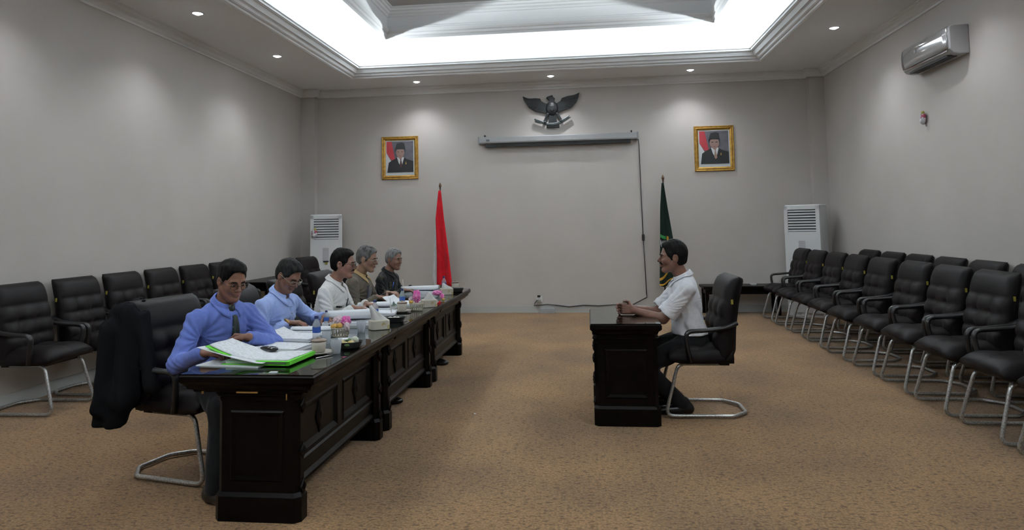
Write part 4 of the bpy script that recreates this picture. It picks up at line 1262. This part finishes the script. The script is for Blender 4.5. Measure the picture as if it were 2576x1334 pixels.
# wall split unit
def split_ac():
    e = empty('wall_air_conditioner', (XR, 7.78, 3.31), 0, 'silver wall mounted air conditioner high on the right wall', 'air conditioner')
    L = .52
    mb = MB(); mb.smooth = False
    mb.prism([(0, -.15), (-.10, -.155), (-.16, -.14), (-.19, -.10), (-.19, .12), (-.17, .145), (0, .15)], -L, L, 'y'); mb.build('body', M['silver_body'], e, bevel=.01)
    mb = MB(); mb.smooth = True
    R = []
    for t in np.linspace(-1, 1, 17):
        y = t*(L-.03); bulge = .030*(1-t*t)
        R.append([(-.188, y, -.095), (-.200-bulge, y, -.10), (-.212-bulge, y, -.04), (-.214-bulge, y, .04), (-.206-bulge, y, .115), (-.185, y, .142)])
    mb.rings(R); mb.build('front_panel', M['silver'], e)
    MB().box(-.17, -.075, -L+.10, L-.12, -.160, -.148).build('air_outlet', M['black'], e)
    MB().box(-.196, -.190, -L+.05, L-.05, -.118, -.104).build('chrome_line', M['steel_bright'], e)
    mb = MB().box(-.2505, -.243, .07, .10, .01, .045); mb.build('logo', M['grey_plastic'], e)
M['silver_body'] = mat('silver_grey_plastic', (.42, .42, .43), .35, .25)
M['steel_bright'] = mat('bright_chrome', (.75, .75, .76), .12, 1)
split_ac()
# fresheners
M['pinkish'] = vary(mat('freshener_print', (.55, .56, .60), .4), (.30, .03, .07), 18, 2, .5, .56)
def freshener(x, y, z, rz, label):
    e = empty('air_freshener', (x, y, z), rz, label, 'air freshener', 'hanging air fresheners')
    mb = MB(); mb.smooth = True; mb.ball((0, -.028, 0), (.052, .026, .075), 16, 10); mb.build('case', M['pinkish'], e)
    mb = MB(); mb.smooth = True; mb.ball((.012, -.03, .055), (.026, .018, .028), 12, 8); mb.build('cap', M['yellow'], e)
    mb = MB(); mb.smooth = True; mb.ball((-.005, -.052, -.03), (.022, .008, .028), 12, 8); mb.build('vent', M['white_plastic'], e)
freshener(-4.545, 10.885, 1.42, .37, 'small pink and white air freshener stuck on the left standing air conditioner')
freshener(XR, 8.24, 2.64, -PI/2, 'small red and white air freshener on the right wall below the air conditioner')

# socket, floor box and cord at the back wall
e = empty('wall_socket', (-.85, YW, .225), 0, 'white wall socket with a black plug low on the back wall', 'socket')
MB().rect_loft([(.05, .05, 0), (.05, .05, .012), (.04, .04, .02)]).build('plate', M['white_plastic'], e); e.children[0].rotation_euler = (PI/2, 0, 0)
mb = MB(); mb.smooth = True; mb.lathe([(.001, 0), (.035, 0), (.036, .03), (.030, .05), (.001, .052)], 16); o = mb.build('adapter', M['white_plastic'], e); o.rotation_euler = (PI/2, 0, 0)
MB().box(-.03, .02, -.06, -.01, .045, .07).build('plug', M['plastic'], e)
o = MB().rect_loft([(.12, .035, .0), (.12, .035, .075), (.11, .03, .085)]).build('floor_box', M['grey_plastic']); o.location = (-.715, 11.545, 0); tag(o, 'small grey junction box on the carpet below the wall socket', 'box')
mb = MB(); mb.smooth = True
mb.tube([(-.88, 11.56, .22), (-.92, 11.565, .17), (-.94, 11.57, .125), (-.85, 11.57, .13), (-.72, 11.572, .14), (-.55, 11.57, .125), (-.35, 11.57, .10), (-.10, 11.57, .125), (.15, 11.57, .115), (.4, 11.57, .13), (.7, 11.57, .125), (.95, 11.575, .25), (.947, 11.578, .31)], .009, 6)
tag(mb.build('power_cord', M['cable']), 'dark power cord running along the skirting from the wall socket', 'cord')
o = MB().rect_loft([(.035, .02, 0), (.05, .03, .02), (.048, .028, .022)]).build('small_dish', M['white_plastic']); o.location = (2.60, 11.25, .466); tag(o, 'small white dish on the low table by the back wall', 'dish')

# ================================================================== things on the long table
ZT_ = .7565
def sheets(name, x, y, w, d, h, rz, label, m=None, cat='papers', curl=0, z=ZT_, group='papers on the long table'):
    """a pile of paper: block of pages with a few loose top sheets; curl lifts the far/left edge of the top sheet"""
    e = empty(name, (x, y, z), rz, label, cat, group)
    mb = MB(); n = max(2, int(h/.006))
    for i in range(n):
        a, b = random.uniform(-.004, .004), random.uniform(-.004, .004)
        mb.box(-w/2+a, w/2+a, -d/2+b, d/2+b, h*i/n, h*(i+1)/n-.0004)
    mb.build('pages', M['paper'], e)
    mb = MB(); mb.smooth = True
    def fn(u, v):
        s = max(0, (.45-u)/.45)
        return (lerp(-w/2, w/2, u)+.15*curl*s*s, lerp(-d/2, d/2, v)+.01*math.sin(u*3), h+.002+curl*s*s+.003*math.sin(v*7+u*4)*(.3+s))
    mb.sheet(fn, 20, 10, .0012); mb.build('top_sheet', m or M['print'], e)
    return e
def rolled(name, x, y, w, d, h, rz, label, lift=.09, group='papers on the long table'):
    """open document whose upper pages roll over in a long fold"""
    e = empty(name, (x, y, ZT_), rz, label, 'papers', group)
    MB().box(-w/2, w/2, -d/2, d/2, 0, h).build('pages', M['paper'], e)
    mb = MB(); mb.smooth = True
    prof = [(.5, h+.002), (.32, h+.006), (.12, h+lift*.35), (-.02, h+lift*.78), (-.16, h+lift), (-.28, h+lift*.86), (-.31, h+lift*.55), (-.24, h+lift*.30), (-.10, h+lift*.20)]
    def fn(u, v):
        t = v*8; i = min(int(t), 7); g = t-i
        return (lerp(-w/2, w/2, u)+.02*math.sin(v*2), d*lerp(prof[i][0], prof[i+1][0], g), lerp(prof[i][1], prof[i+1][1], g)*(1+.12*(u-.5)))
    mb.sheet(fn, 8, 32, .003); mb.build('rolled_pages', M['paper'], e)
    mb = MB(); mb.smooth = True
    mb.sheet(lambda u, v: (lerp(-w/2, w/2, u), lerp(-d/2, d*.1, v), h+.0025+.002*math.sin(5*u)), 6, 6, .001); mb.build('printed_page', M['print'], e)
    return e
# white folder and green folder at the near end
o = MB().box(-.19, .19, -.135, .135, 0, .005).build('white_folder', M['paper']); o.location = (-1.955, 3.66, ZT_); o.rotation_euler = (0, 0, -.10)
tag(o, 'flat white folder on the nearest table corner under the green folder', 'folder')
def green_folder():
    e = empty('green_folder', (-1.80, 3.70, ZT_+.006), -.06, 'open lime green folder of documents in front of the blue shirted man', 'folder')
    MB().box(-.21, .19, -.15, .15, 0, .004).build('back_cover', M['green'], e)
    mb = MB()
    for i in range(4):
        a = random.uniform(-.004, .004); mb.box(-.19+a, .175+a, -.14, .14, .0045+i*.0035, .0078+i*.0035)
    mb.build('pages', M['paper'], e)
    def lift(u): s = max(0, (.55-u)/.55); return .080*s**1.4+.003*u
    mb = MB(); mb.smooth = True; mb.sheet(lambda u, v: (lerp(-.30, .195, u), lerp(-.162, lerp(.08, .155, u), v), .022+lift(u)), 22, 8, .004); mb.build('front_cover', M['green'], e)
    mb = MB(); mb.smooth = True; mb.sheet(lambda u, v: (lerp(-.285, .180, u), lerp(-.146, lerp(.07, .146, u), v), .0275+lift(u)+.002*math.sin(6*v)), 22, 8, .006); mb.build('upper_pages', M['print'], e)
    mb = MB(); mb.smooth = True; mb.sheet(lambda u, v: (lerp(-.35, .06, u), lerp(-.195, -.03, v)+.03*(1-u), .019+.075*max(0, (.95-u)/.95)**1.25*(1-.25*v)+.004*math.sin(3*v)*(1-u)), 20, 8, .0012); mb.build('turning_page', M['paper'], e)
    MB().box(.172, .195, -.15, .15, .004, .022).build('spine', M['green'], e)
green_folder()
def phone():
    e = empty('mobile_phone', (-1.86, 3.80, ZT_+.038), -.35, 'black mobile phone lying on the open green folder', 'phone')
    mb = MB(); mb.smooth = True
    R = []
    for sc, z in ((.80, 0), (.97, .005), (1, .011), (.95, .018), (.75, .023), (.3, .025)):
        R.append([(.062*sc*math.copysign(abs(math.cos(t))**.75, math.cos(t)), .029*sc*math.copysign(abs(math.sin(t))**.75, math.sin(t)), z) for t in np.linspace(0, 2*PI, 28, endpoint=False)])
    mb.rings(R); mb.build('body', M['phone'], e)
    MB().box(.0, .012, -.012, .010, .0242, .0256).build('glint_patch', M['panel_grey'], e)  # pale patch standing in for the glint on the phone
M['phone'] = mat('phone_gloss', (.008, .009, .010), .12)
phone()
sheets('document', -1.90, 4.06, .30, .22, .018, -.12, 'printed sheets with ruled lines just behind the green folder')
sheets('document', -1.98, 4.42, .33, .25, .020, -.10, 'stack of printed sheets between the two blue shirted men', curl=.04)
rolled('document', -1.96, 4.69, .32, .26, .02, -.06, 'white document with a rolled page just before the light blue shirted man', .03)
rolled('document', -1.86, 5.16, .36, .30, .022, .10, 'thick white document with a large rolled page left of the white shirted man', .085)
rolled('document', -1.92, 5.98, .32, .32, .025, .05, 'white document on the table before the olive shirted man', .05)
sheets('document', -1.80, 5.68, .30, .24, .02, .15, 'printed sheets beside the second water bottle', curl=.03)
sheets('document', -1.80, 6.42, .30, .28, .015, -.1, 'loose white sheets on the table behind the second flower basket', curl=.06)
rolled('document', -1.88, 7.42, .42, .30, .03, .05, 'thick curled white document before the man in the dark patterned shirt', .055)
o = MB().box(-.15, .15, -.11, .11, 0, .006).build('green_sheet', M['green']); o.location = (-1.90, 6.24, ZT_); o.rotation_euler = (0, 0, .2); tag(o, 'lime green folder edge lying before the olive shirted man', 'folder')

# water bottles
M['pet'] = mat('clear_bottle', (.72, .78, .84), .12)
M['pet'].node_tree.nodes['Principled BSDF'].inputs['Alpha'].default_value = .38
M['label_blue'] = mat('bottle_label', (.03, .09, .36), .4)
M['cap_blue'] = mat('bottle_cap', (.01, .02, .10), .4)
M['straw'] = mat('white_straw', (.70, .70, .66), .5)
def bottle(x, y, label, straw=0, scale=1.0):
    e = empty('water_bottle', (x, y, ZT_), random.uniform(0, 3), label, 'bottle', 'small water bottles on the long table')
    e.scale = (scale,)*3
    mb = MB(); mb.smooth = True
    mb.lathe([(.001, 0), (.022, 0), (.0265, .006), (.027, .05), (.0255, .055), (.0255, .095), (.027, .10), (.0255, .112), (.017, .130), (.0115, .140), (.0115, .150), (.001, .150)], 22); mb.build('bottle_body', M['pet'], e)
    mb = MB(); mb.smooth = True; mb.rings([[(.0272*math.cos(2*PI*j/24), .0272*math.sin(2*PI*j/24), z) for j in range(24)] for z in (.056, .094)], cap0=False, cap1=False); mb.build('label_band', M['label_blue'], e)
    mb = MB(); mb.smooth = True; mb.lathe([(.001, .147), (.0135, .147), (.014, .150), (.014, .162), (.012, .166), (.001, .166)], 18); mb.build('cap', M['cap_blue'], e)
    if straw:
        mb = MB(); mb.smooth = True; mb.tube([(.03, .0, .01), (.02, .0, .10), (.008, .0, .16+straw)], .0032, 8); mb.build('straw', M['straw'], e)
    return e
bottle(-1.80, 4.35, 'small water bottle with a blue label behind the nearest tea cup', .0)
bottle(-1.70, 5.28, 'small water bottle with a dark cap behind the first tissue box')
bottle(-1.74, 6.22, 'small water bottle with a straw behind the second tea cup', .09)
bottle(-1.66, 7.70, 'small water bottle at the far end of the table by the red flag')
bottle(-2.00, 5.02, 'small water bottle lying upright half hidden by the light blue shirted man', 0, .7)

# tea cups with lids on saucers
M['china'] = mat('cream_china', (.50, .46, .40), .35)
M['china_rim'] = mat('brown_glazed_rim', (.16, .11, .08), .4)
def tea_cup(x, y, label, lid=True, rim='china_rim'):
    e = empty('tea_cup', (x, y, ZT_), 0, label, 'cup', 'tea cups on the long table')
    mb = MB(); mb.smooth = True; mb.lathe([(.001, 0), (.045, 0), (.05, .004), (.078, .012), (.082, .016), (.078, .018), (.045, .010), (.001, .008)], 28); mb.build('saucer', M['china'], e)
    mb = MB(); mb.smooth = True; mb.lathe([(.001, .012), (.030, .012), (.036, .018), (.041, .045), (.043, .078), (.040, .078), (.036, .04), (.001, .03)], 26); mb.build('cup_body', M['china'], e)
    mb = MB(); mb.smooth = True; mb.tube([(.041, 0, .065), (.058, 0, .066), (.066, 0, .048), (.055, 0, .032), (.039, 0, .034)], .005, 8); o = mb.build('handle', M['china'], e); o.rotation_euler = (0, 0, 2.2)
    mb = MB(); mb.smooth = True; mb.lathe([(.040, .074), (.0455, .076), (.0455, .083), (.041, .086), (.030, .090), (.010, .093), (.010, .099), (.001, .101)], 26); mb.build('lid', M[rim], e)
tea_cup(-1.60, 3.90, 'cream tea cup with brown rim on a saucer beside the green folder')
tea_cup(-1.63, 5.82, 'cream lidded tea cup beside the second flower basket')
tea_cup(-1.56, 7.86, 'small tea cup on a saucer at the far end of the table')
# clear tumblers
def tumbler(x, y, label, s=1):
    mb = MB(); mb.smooth = True
    mb.lathe([(.001, 0), (.026*s, 0), (.034*s, .085*s), (.0325*s, .085*s), (.025*s, .004), (.001, .004)], 22)
    o = mb.build('plastic_cup', M['pet']); o.location = (x, y, ZT_); tag(o, label, 'cup', 'clear plastic cups on the long table'); return o
tumbler(-1.505, 3.93, 'clear plastic cup between the nearest tea cup and the snack tray')
tumbler(-1.615, 4.70, 'clear plastic cup beside the first tissue box')
tumbler(-1.70, 4.27, 'clear plastic cup between the water bottle and the first flower basket', .9)
# snack trays
M['snack_y'] = vary(mat('yellow_snack', (.50, .36, .06), .6), (.58, .52, .34), 40)
M['snack_w'] = vary(mat('white_snack_wrap', (.62, .62, .58), .5), (.46, .50, .36), 30)
M['snack_g'] = mat('green_leaf_wrap', (.06, .12, .03), .5)
M['orange'] = vary(mat('amber_sweet', (.50, .25, .03), .45), (.58, .36, .08), 30)
def tray(x, y, rz, label):
    mb = MB(); mb.smooth = False
    P = lambda s, z: [((.088*s if i % 2 == 0 else .088*s)*math.copysign(abs(math.cos(t))**.6, math.cos(t)), .068*s*math.copysign(abs(math.sin(t))**.6, math.sin(t)), z) for i, t in enumerate(np.linspace(0, 2*PI, 28, endpoint=False))]
    mb.rings([P(.72, 0), P(.82, .004), P(1.0, .036), P(1.03, .038), P(1.03, .040), P(.96, .038), P(.78, .007), P(.1, .006)])
    o = mb.build('snack_tray', M['plastic']); o.location = (x, y, ZT_); o.rotation_euler = (0, 0, rz); tag(o, label, 'tray', 'black snack trays on the long table'); return o
tray(-1.50, 4.12, .25, 'black plastic snack tray with small cakes at the table edge')
tray(-1.53, 5.24, .15, 'black plastic tray beside the first tissue box')
tray(-1.50, 7.60, .1, 'black plastic tray near the far end of the table')
def blob(name, c, r, m, label, group, rz=0, cat='snack'):
    mb = MB(); mb.smooth = True
    mb.ball((0, 0, 0), r, 14, 9)
    mb.v = [(p[0]*(1+.12*math.sin(9*p[1]/r[1]+3*p[2]/r[2])), p[1]*(1+.10*math.sin(7*p[0]/r[0])), p[2]) for p in mb.v]
    o = mb.build(name, m); o.location = c; o.rotation_euler = (0, 0, rz); tag(o, label, cat, group)
    return o
g = 'small snacks in the near black tray'
zt = ZT_+.010
blob('cake', (-1.535, 4.075, zt+.022), (.026, .018, .016), M['snack_w'], 'white round cake at the near left of the snack tray', g)
blob('cake', (-1.505, 4.070, zt+.020), (.022, .018, .015), M['snack_y'], 'yellow cake at the near side of the snack tray', g, .4)
blob('cake', (-1.470, 4.085, zt+.022), (.026, .02, .017), M['snack_y'], 'yellow cake at the right side of the snack tray', g, .9)
blob('cake', (-1.545, 4.11, zt+.024), (.024, .02, .016), M['snack_y'], 'yellow cake at the left side of the snack tray', g, .2)
blob('cake', (-1.460, 4.13, zt+.034), (.024, .022, .024), M['snack_w'], 'tall pale wrapped cake at the back right of the snack tray', g)
blob('leaf_roll', (-1.505, 4.145, zt+.026), (.026, .018, .017), M['snack_g'], 'green leaf wrapped roll in the middle of the snack tray', g)
blob('leaf_roll', (-1.485, 4.062, zt+.014), (.018, .012, .010), M['snack_g'], 'small green leaf roll at the front edge of the snack tray', g, .5)
o = MB().box(-.032, .032, -.012, .012, 0, .022).build('wrapped_bar', M['paper'], bevel=.004); o.location = (-1.54, 4.145, zt+.022); o.rotation_euler = (.3, 0, .2); tag(o, 'white wrapped bar at the back of the snack tray', 'snack', g)
g = 'sweets in the second black tray'
for i, (dx, dy, wh) in enumerate([(-.03, -.01, 'leftmost'), (.0, .01, 'middle'), (.03, -.005, 'rightmost')]):
    blob('wrapped_sweet', (-1.53+dx, 5.24+dy, zt+.018), (.018, .014, .012), M['snack_w'], wh+' pale wrapped sweet in the tray behind the first tissue box', g, i)
# woven baskets with flowers and sweets
M['wicker'] = mat('cream_wicker', (.56, .52, .42), .6)
M['pink'] = vary(mat('pink_tissue', (.72, .10, .42), .6), (.80, .34, .58), 30, 3)
M['pale_pink'] = vary(mat('pale_pink_tissue', (.72, .55, .60), .6), (.78, .68, .70), 25)
def basket(x, y, label, s=1.0):
    e = empty('wicker_basket', (x, y, ZT_), 0, label, 'basket', 'small wicker baskets on the long table')
    mb = MB(); mb.smooth = True; mb.lathe([(.001, 0), (.05*s, 0), (.052*s, .006), (.05*s, .010), (.001, .010)], 24); mb.build('base', M['wicker'], e)
    for z, r in ((.012, .052), (.062, .062)):
        mb = MB(); mb.smooth = True; mb.tube([(r*s*math.cos(2*PI*i/24), r*s*math.sin(2*PI*i/24), z) for i in range(24)], .004, 6, closed=True); mb.build('hoop', M['wicker'], e)
    n = 18
    arch = MB(); arch.smooth = True
    for i in range(n):
        t0, t1 = 2*PI*i/n, 2*PI*(i+1.4)/n
        arch.tube([(.052*s*math.cos(t0), .052*s*math.sin(t0), .010), (.060*s*math.cos(lerp(t0, t1, .25)), .060*s*math.sin(lerp(t0, t1, .25)), .055), (.064*s*math.cos(lerp(t0, t1, .5)), .064*s*math.sin(lerp(t0, t1, .5)), .070), (.060*s*math.cos(lerp(t0, t1, .75)), .060*s*math.sin(lerp(t0, t1, .75)), .055), (.052*s*math.cos(t1), .052*s*math.sin(t1), .010)], .0026, 5)
    arch.build('woven_arches', M['wicker'], e)
    return e
def crumple(name, c, r, m, label, cat='tissue', group=None, seed=0, h=.004, spike=.35):
    """crumpled petals of thin paper"""
    c = V3(*c); r = V3(*r)
    def fn(P):
        Q = (P-c)/r
        th = np.arctan2(Q[:, 1], Q[:, 0]); R = np.sqrt((Q**2).sum(1))+1e-6; el = Q[:, 2]/R
        w = 1+spike*(.6*np.sin(5*th+3*el+seed)*np.sin(4*el+seed*2)+.4*np.sin(9*th-6*el+seed*3))
        return (R-w)*r.min()*.6
    o = vol_mesh(name, [grow(fn, c-r*1.7, c+r*1.7, h)], m, None)
    tag(o, label, cat, group); return o
basket(-1.70, 4.52, 'cream wicker basket with amber sweets and pink paper, nearer of the two')
basket(-1.525, 5.92, 'cream wicker basket with a tall pink flower, farther of the two')
g = 'paper flowers in the baskets'
crumple('paper_flower', (-1.665, 4.53, ZT_+.105), (.030, .030, .032), M['pink'], 'bright pink paper flower in the nearer wicker basket', 'flower', g, 1)
crumple('paper_flower', (-1.735, 4.57, ZT_+.105), (.034, .026, .026), M['pale_pink'], 'pale pink paper flower at the back of the nearer wicker basket', 'flower', g, 2)
crumple('paper_flower', (-1.640, 4.48, ZT_+.075), (.018, .018, .030), M['pale_pink'], 'pale pink paper tuft hanging on the right of the nearer basket', 'flower', g, 3)
crumple('paper_flower', (-1.525, 5.93, ZT_+.125), (.030, .032, .050), M['pink'], 'tall bright pink paper flower in the farther wicker basket', 'flower', g, 4)
crumple('paper_flower', (-1.585, 5.97, ZT_+.09), (.024, .024, .026), M['pale_pink'], 'pale pink paper flower left in the farther wicker basket', 'flower', g, 5)
crumple('paper_flower', (-1.52, 6.72, ZT_+.075), (.045, .035, .024), M['pink'], 'pink paper flower lying between the second and third tissue boxes', 'flower', g, 6)
crumple('paper_flower', (-1.465, 6.70, ZT_+.04), (.020, .020, .026), M['pink'], 'small pink paper tuft at the table edge by the third tissue box', 'flower', g, 7)
blob('sweet', (-1.725, 4.485, ZT_+.075), (.030, .022, .020), M['orange'], 'amber wrapped sweet in the nearer wicker basket', 'sweets in the baskets', 0, 'sweet')
blob('sweet', (-1.69, 4.475, ZT_+.080), (.022, .02, .02), M['orange'], 'second amber sweet beside the pink flower in the nearer basket', 'sweets in the baskets', 1, 'sweet')
blob('sweet', (-1.565, 5.88, ZT_+.08), (.020, .018, .014), M['orange'], 'amber sweet at the front of the farther wicker basket', 'sweets in the baskets', 1, 'sweet')
blob('sweet', (-1.445, 6.66, ZT_+.016), (.018, .015, .013), M['orange'], 'amber sweet lying at the table edge under the pink tuft', 'sweets in the baskets', 1, 'sweet')
# tissue boxes
M['box_cream'] = vary(mat('cream_box_print', (.52, .49, .41), .6), (.42, .32, .14), 22, 2, .62, .66)
M['tissue'] = mat('soft_tissue', (.66, .66, .64), .9)
def tissue_box(x, y, rz, label, th=.11, tx=-.02):
    e = empty('tissue_box', (x, y, ZT_), rz, label, 'tissue box', 'cream tissue boxes on the long table')
    MB().rect_loft([(.066, .050, 0), (.070, .054, .004), (.070, .054, .062), (.066, .050, .068), (.05, .02, .068)], 0, 0, .018).build('box', M['box_cream'], e)
    mb = MB(); mb.smooth = True; R = []
    n = 22
    for k in range(9):
        t = k/8
        ring = []
        for i in range(n):
            a = 2*PI*i/n
            r = lerp(1, .30, t**1.2)*(1+.16*math.sin(3*a+1+2*t)+.10*math.sin(5*a-3*t))
            ring.append((tx*t+.056*r*math.cos(a)*(1-.25*t), .030*r*math.sin(a)*(1+.5*t), .066+th*t*(1-.12*math.sin(2*a+3)*t)))
        R.append(ring)
    mb.rings(R, cap0=False); mb.build('tissue', M['tissue'], e)
tissue_box(-1.535, 4.86, .55, 'cream tissue box with a tall tissue, nearest of the three', .10, -.06)
tissue_box(-1.475, 6.18, .45, 'cream tissue box with a crumpled tissue beside the farther basket', .065, .0)
tissue_box(-1.545, 7.28, .4, 'cream tissue box farthest from the camera near the red flag', .055, -.03)
# pens standing or lying
mb = MB(); mb.smooth = True; mb.tube([(0, 0, 0), (-.02, .02, .14)], .004, 8)
o = mb.build('white_pen', M['straw']); o.location = (-1.665, 5.62, ZT_); tag(o, 'white pen standing against papers before the white shirted man', 'pen')
mb = MB(); mb.smooth = True; mb.tube([(0, 0, .004), (.06, .10, .004)], .0035, 8)
o = mb.build('teaspoon', M['steel_bright']); o.location = (-1.56, 3.76, ZT_); tag(o, 'thin spoon lying beside the nearest saucer', 'spoon')
o = MB().box(-.02, .02, -.012, .012, 0, .004).build('paper_scrap', M['paper']); o.location = (-1.64, 3.40, ZT_); tag(o, 'small paper scrap on the near edge of the table', 'paper')
o = MB().box(-.006, .006, -.008, .008, 0, .004).build('carpet_scrap', M['paper']); o.location = (-.93, 5.42, .001); tag(o, 'tiny white paper scrap on the carpet between the tables', 'paper')
o = MB().rect_loft([(.05, .035, 0), (.05, .035, .012)]).build('paper_slip', M['paper']); o.location = (-1.66, 5.42, ZT_); o.rotation_euler = (0, 0, .2); tag(o, 'small white note pad beside the second black tray', 'paper')
